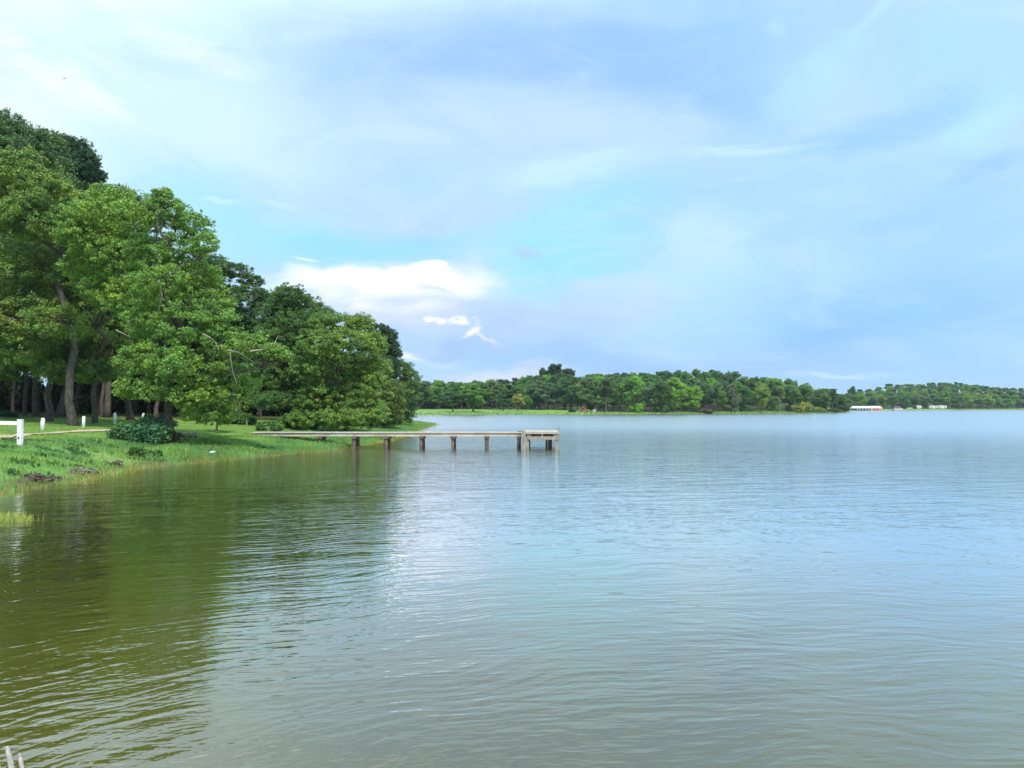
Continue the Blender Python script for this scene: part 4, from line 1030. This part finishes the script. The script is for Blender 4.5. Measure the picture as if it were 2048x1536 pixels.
d = MB(); d.box((2.5, 0, .62), (.1, 1.7, .16)); d.build('bumper', M_PLASTIC, tr)
d = MB(); d.prism([(1.02, 1.22), (1.14, 1.22), (.66, 1.66), (.58, 1.66)], 'y', -.7, .7); d.build('windscreen', M_GLASS, tr)
d = MB(); d.box((-1.55, 0, 1.16), (1.7, 1.4, .04)); d.build('bed', M_DARK, tr)
wheels(tr, (-1.6, 1.6), .82, .38)
for (px, lab) in ((1187, 'left of two white drums at the foot of the forked pale tree'), (1190.3, 'right of two white drums at the foot of the forked pale tree')):
    Y = edgeY(px, 12); r = empty('drum', (X_(px, Y), Y, g(X_(px, Y), Y)), lab, 'drum', 'white drums on the far shore')
    d = MB(); d.tube([(0, 0, -.1), (0, 0, .3), (0, 0, .32), (0, 0, .55), (0, 0, .57), (0, 0, .88)], [.27, .27, .285, .285, .27, .27], 14); d.build('barrel', M_PLASTIC, r)
# utility pole
Y = edgeY(993, 50); x = X_(993, Y); z0 = g(x, Y); zt = at(993, 757, Y).z
up = empty('utility_pole', (x, Y, z0), 'tall pale utility pole rising in front of the far wood', 'utility pole')
d = MB(); d.tube([(0, 0, -.3), (0, 0, zt - z0)], [.2, .13], 8); d.build('pole', M_BARKP, up)
d = MB(); d.box((0, .16, zt - z0 - 1.6), (2.6, .1, .14)); d.build('crossarm', M_BARKP, up)
for xx in (-1.1, 0, 1.1):
    d = MB(); d.tube([(xx, .16, zt - z0 - 1.53), (xx, .16, zt - z0 - 1.3)], [.06, .04], 6); d.build('insulator', M_PLASTIC, up)
# boathouse
Y = 489; xa, xb = X_(1697, Y), X_(1764, Y); Lb = xb - xa
bh = empty('boathouse', ((xa + xb) / 2, Y + 3, 0), 'long boathouse with a white metal roof and an orange end over open slips', 'boathouse')
d = MB(); d.prism([(-.6, 1.75), (3.5, 2.95), (7.6, 1.75), (7.6, 1.65), (3.5, 2.8), (-.6, 1.65)], 'x', -Lb/2 - .2, Lb/2 + .2)
d.v[-1] = d.v[-1] - np.array([0, 3.0, 0]); d.build('roof', M_ROOFW, bh)
d = MB(); d.box((0, -3.62, 1.72), (Lb + .35, .06, .5)); d.build('fascia', M_ROOFW, bh)
d = MB(); d.box((Lb/2 - 3.4, -3.3, .85), (6.6, .1, 1.3)); d.box((Lb/2 - .1, 0, .95), (.1, 6.4, 1.5)); d.box((-Lb/2 + 8.5, 3.3, 1.0), (Lb * .8, .1, 1.9)); d.build('orange_wall', M_ORANGE, bh)
for i in range(9):
    xx = -Lb/2 + .3 + i * 1.72; d = MB(); d.box((xx, -3.4, .5), (.28 if i < 3 else .5, .2, 2.2)); d.build('post', M_ROOFW if i > 2 else M_GREY, bh)
d = MB(); d.box((Lb/2 - 3.2, -3.37, .75), (1.1, .05, .8)); d.box((Lb/2 - 5.2, -3.37, .7), (.9, .05, .7)); d.build('doorway', M_DARK, bh)
d = MB(); d.box((0, -.2, -.3), (Lb, 6.6, .9)); d.build('dock', M_PILE, bh)
d = MB(); d.box((-Lb/2 + 7.3, 2.9, 1.05), (14.0, .1, 1.4)); d.build('dark_back_wall', M_DARK, bh)
# white pontoon boat
Y = 512; r = empty('pontoon_boat', (X_(1795, Y), Y, 0), 'white pontoon boat moored between the boathouse and the trailers', 'boat', rz=.15)
for s_ in (-1, 1):
    d = MB(); d.tube([(-3.6, s_, .1), (-3.2, s_, .12), (3.0, s_, .12), (3.6, s_, .3)], [.12, .34, .34, .08], 10); d.build('pontoon', M_GREY, r, True)
d = MB(); d.box((0, 0, .52), (7, 2.5, .12)); d.build('deck', M_GREY, r)
d = MB(); [d.box(c_, s_) for c_, s_ in (((-.2, -1.2, .95), (6.2, .05, .7)), ((-.2, 1.2, .95), (6.2, .05, .7)), ((-3.3, 0, .95), (.05, 2.4, .7)))]; d.build('railing', M_ROOFW, r)
d = MB(); d.prism([(-1.5, 2.25), (1.7, 2.25), (1.5, 2.4), (-1.3, 2.4)], 'y', -1.2, 1.2); d.build('canopy', M_ROOFW, r)
for xx in (-1.4, 1.5):
    for s_ in (-1, 1): d = MB(); d.bar((xx, s_ * 1.1, .6), (xx, s_ * 1.1, 2.26), .06, .06); d.build('canopy_pole', M_GREY, r)
d = MB(); d.box((1.2, .6, .95), (.7, .7, .75)); d.build('console', M_ROOFW, r)
# trailers
def trailer(px, inn, ln, h, label, rz=0.0):
    Y = edgeY(px, inn, 380); x = X_(px, Y); r = empty('camper_trailer', (x, Y, g(x, Y)), label, 'trailer', 'white camper trailers on the far right shore', rz)
    d = MB(); d.prism([(-ln/2, .45), (ln/2 - .5, .45), (ln/2, .9), (ln/2, h - .5), (ln/2 - .35, h), (-ln/2 + .2, h), (-ln/2, h - .25)], 'y', -1.15, 1.15); d.build('body', M_PLASTIC, r)
    d = MB(); d.box((0, -1.17, .75), (ln * .92, .02, .12)); d.build('stripe', M_GREY, r)
    for f in ((-.3, .25) if ln > 4 else (.1,)):
        d = MB(); d.box((ln * f, -1.17, h * .62), (min(1.1, ln * .25), .03, .5)); d.build('window', M_GLASS, r)
    d = MB(); d.box((ln * .02, -1.17, h * .5), (.6, .03, h * .68)); d.build('door', M_ROOFW, r)
    d = MB(); d.box((-ln * .1, 0, h + .1), (.8, .7, .2)); d.build('roof_unit', M_ROOFW, r)
    wheels(r, (-.2, .5) if ln > 4 else (0,), 1.0, .33)
trailer(1837, 9, 3.2, 2.5, 'short white camper trailer, leftmost of the three')
trailer(1865, 9, 5.9, 2.5, 'long white camper trailer between the short one and the longest one', .05)
trailer(1883, 9, 6.4, 2.6, 'longest white camper trailer, rightmost of the three')
Y = edgeY(1818, 8, 380); r = empty('parked_car', (X_(1818, Y), Y, g(X_(1818, Y), Y)), 'pale car parked on the far bank left of the trailers', 'car')
d = MB(); d.prism([(-2.1, .4), (2.1, .4), (2.15, .8), (1.1, .95), (-1.9, 1.0)], 'y', -.85, .85); d.build('body', M_PLASTIC, r)
d = MB(); d.prism([(-1.5, 1.003), (1.0, .96), (.4, 1.42), (-1.0, 1.45)], 'y', -.72, .72); d.build('cabin', M_GLASS, r)
wheels(r, (-1.35, 1.35), .78, .33)
# bird
p = at(129, 157, 90); r = empty('bird', p, 'tiny dark bird gliding high in the sky at upper left', 'bird'); r.scale = (.55, .55, .55)
d = MB(); d.tube([(-.16, 0, 0), (-.08, 0, 0), (.06, 0, .01), (.14, 0, .02), (.2, 0, .0)], [.01, .035, .045, .03, .006], 8)
d.add([(-.32, -.05, -.01), (-.32, .05, -.01), (-.14, .02, 0), (-.14, -.02, 0)], [(0, 1, 2, 3)]); d.build('body', M_DARK, r, True)
for s_ in (-1, 1):
    d = MB(); d.add([(.09, 0, .03), (-.06, 0, .03), (-.1, .2 * s_, .09), (.06, .2 * s_, .1), (-.16, .48 * s_, .05), (-.06, .45 * s_, .06)], [(0, 1, 2, 3), (3, 2, 4, 5)]); d.build('wing', M_DARK, r)

# ------------------------------------------------------------------ haze over the lake
m = bpy.data.materials.new('haze_air'); m.use_nodes = True; t = m.node_tree; t.nodes.clear()
vo = N(t, 'ShaderNodeVolumePrincipled'); vo.inputs['Color'].default_value = (.80, .90, 1, 1); vo.inputs['Density'].default_value = .00012; vo.inputs['Anisotropy'].default_value = .2
ou = N(t, 'ShaderNodeOutputMaterial'); L(t, vo.outputs[0], ou.inputs['Volume'])
d = MB(); d.box((0, 3750, 23.25), (14400, 11600, 53.5)); hz = d.build('haze', m); tag(hz, kind='stuff')

print('near leaves', sum(n for _, n in TREES), 'polys', sum(len(m_.polygons) for m_ in bpy.data.meshes))
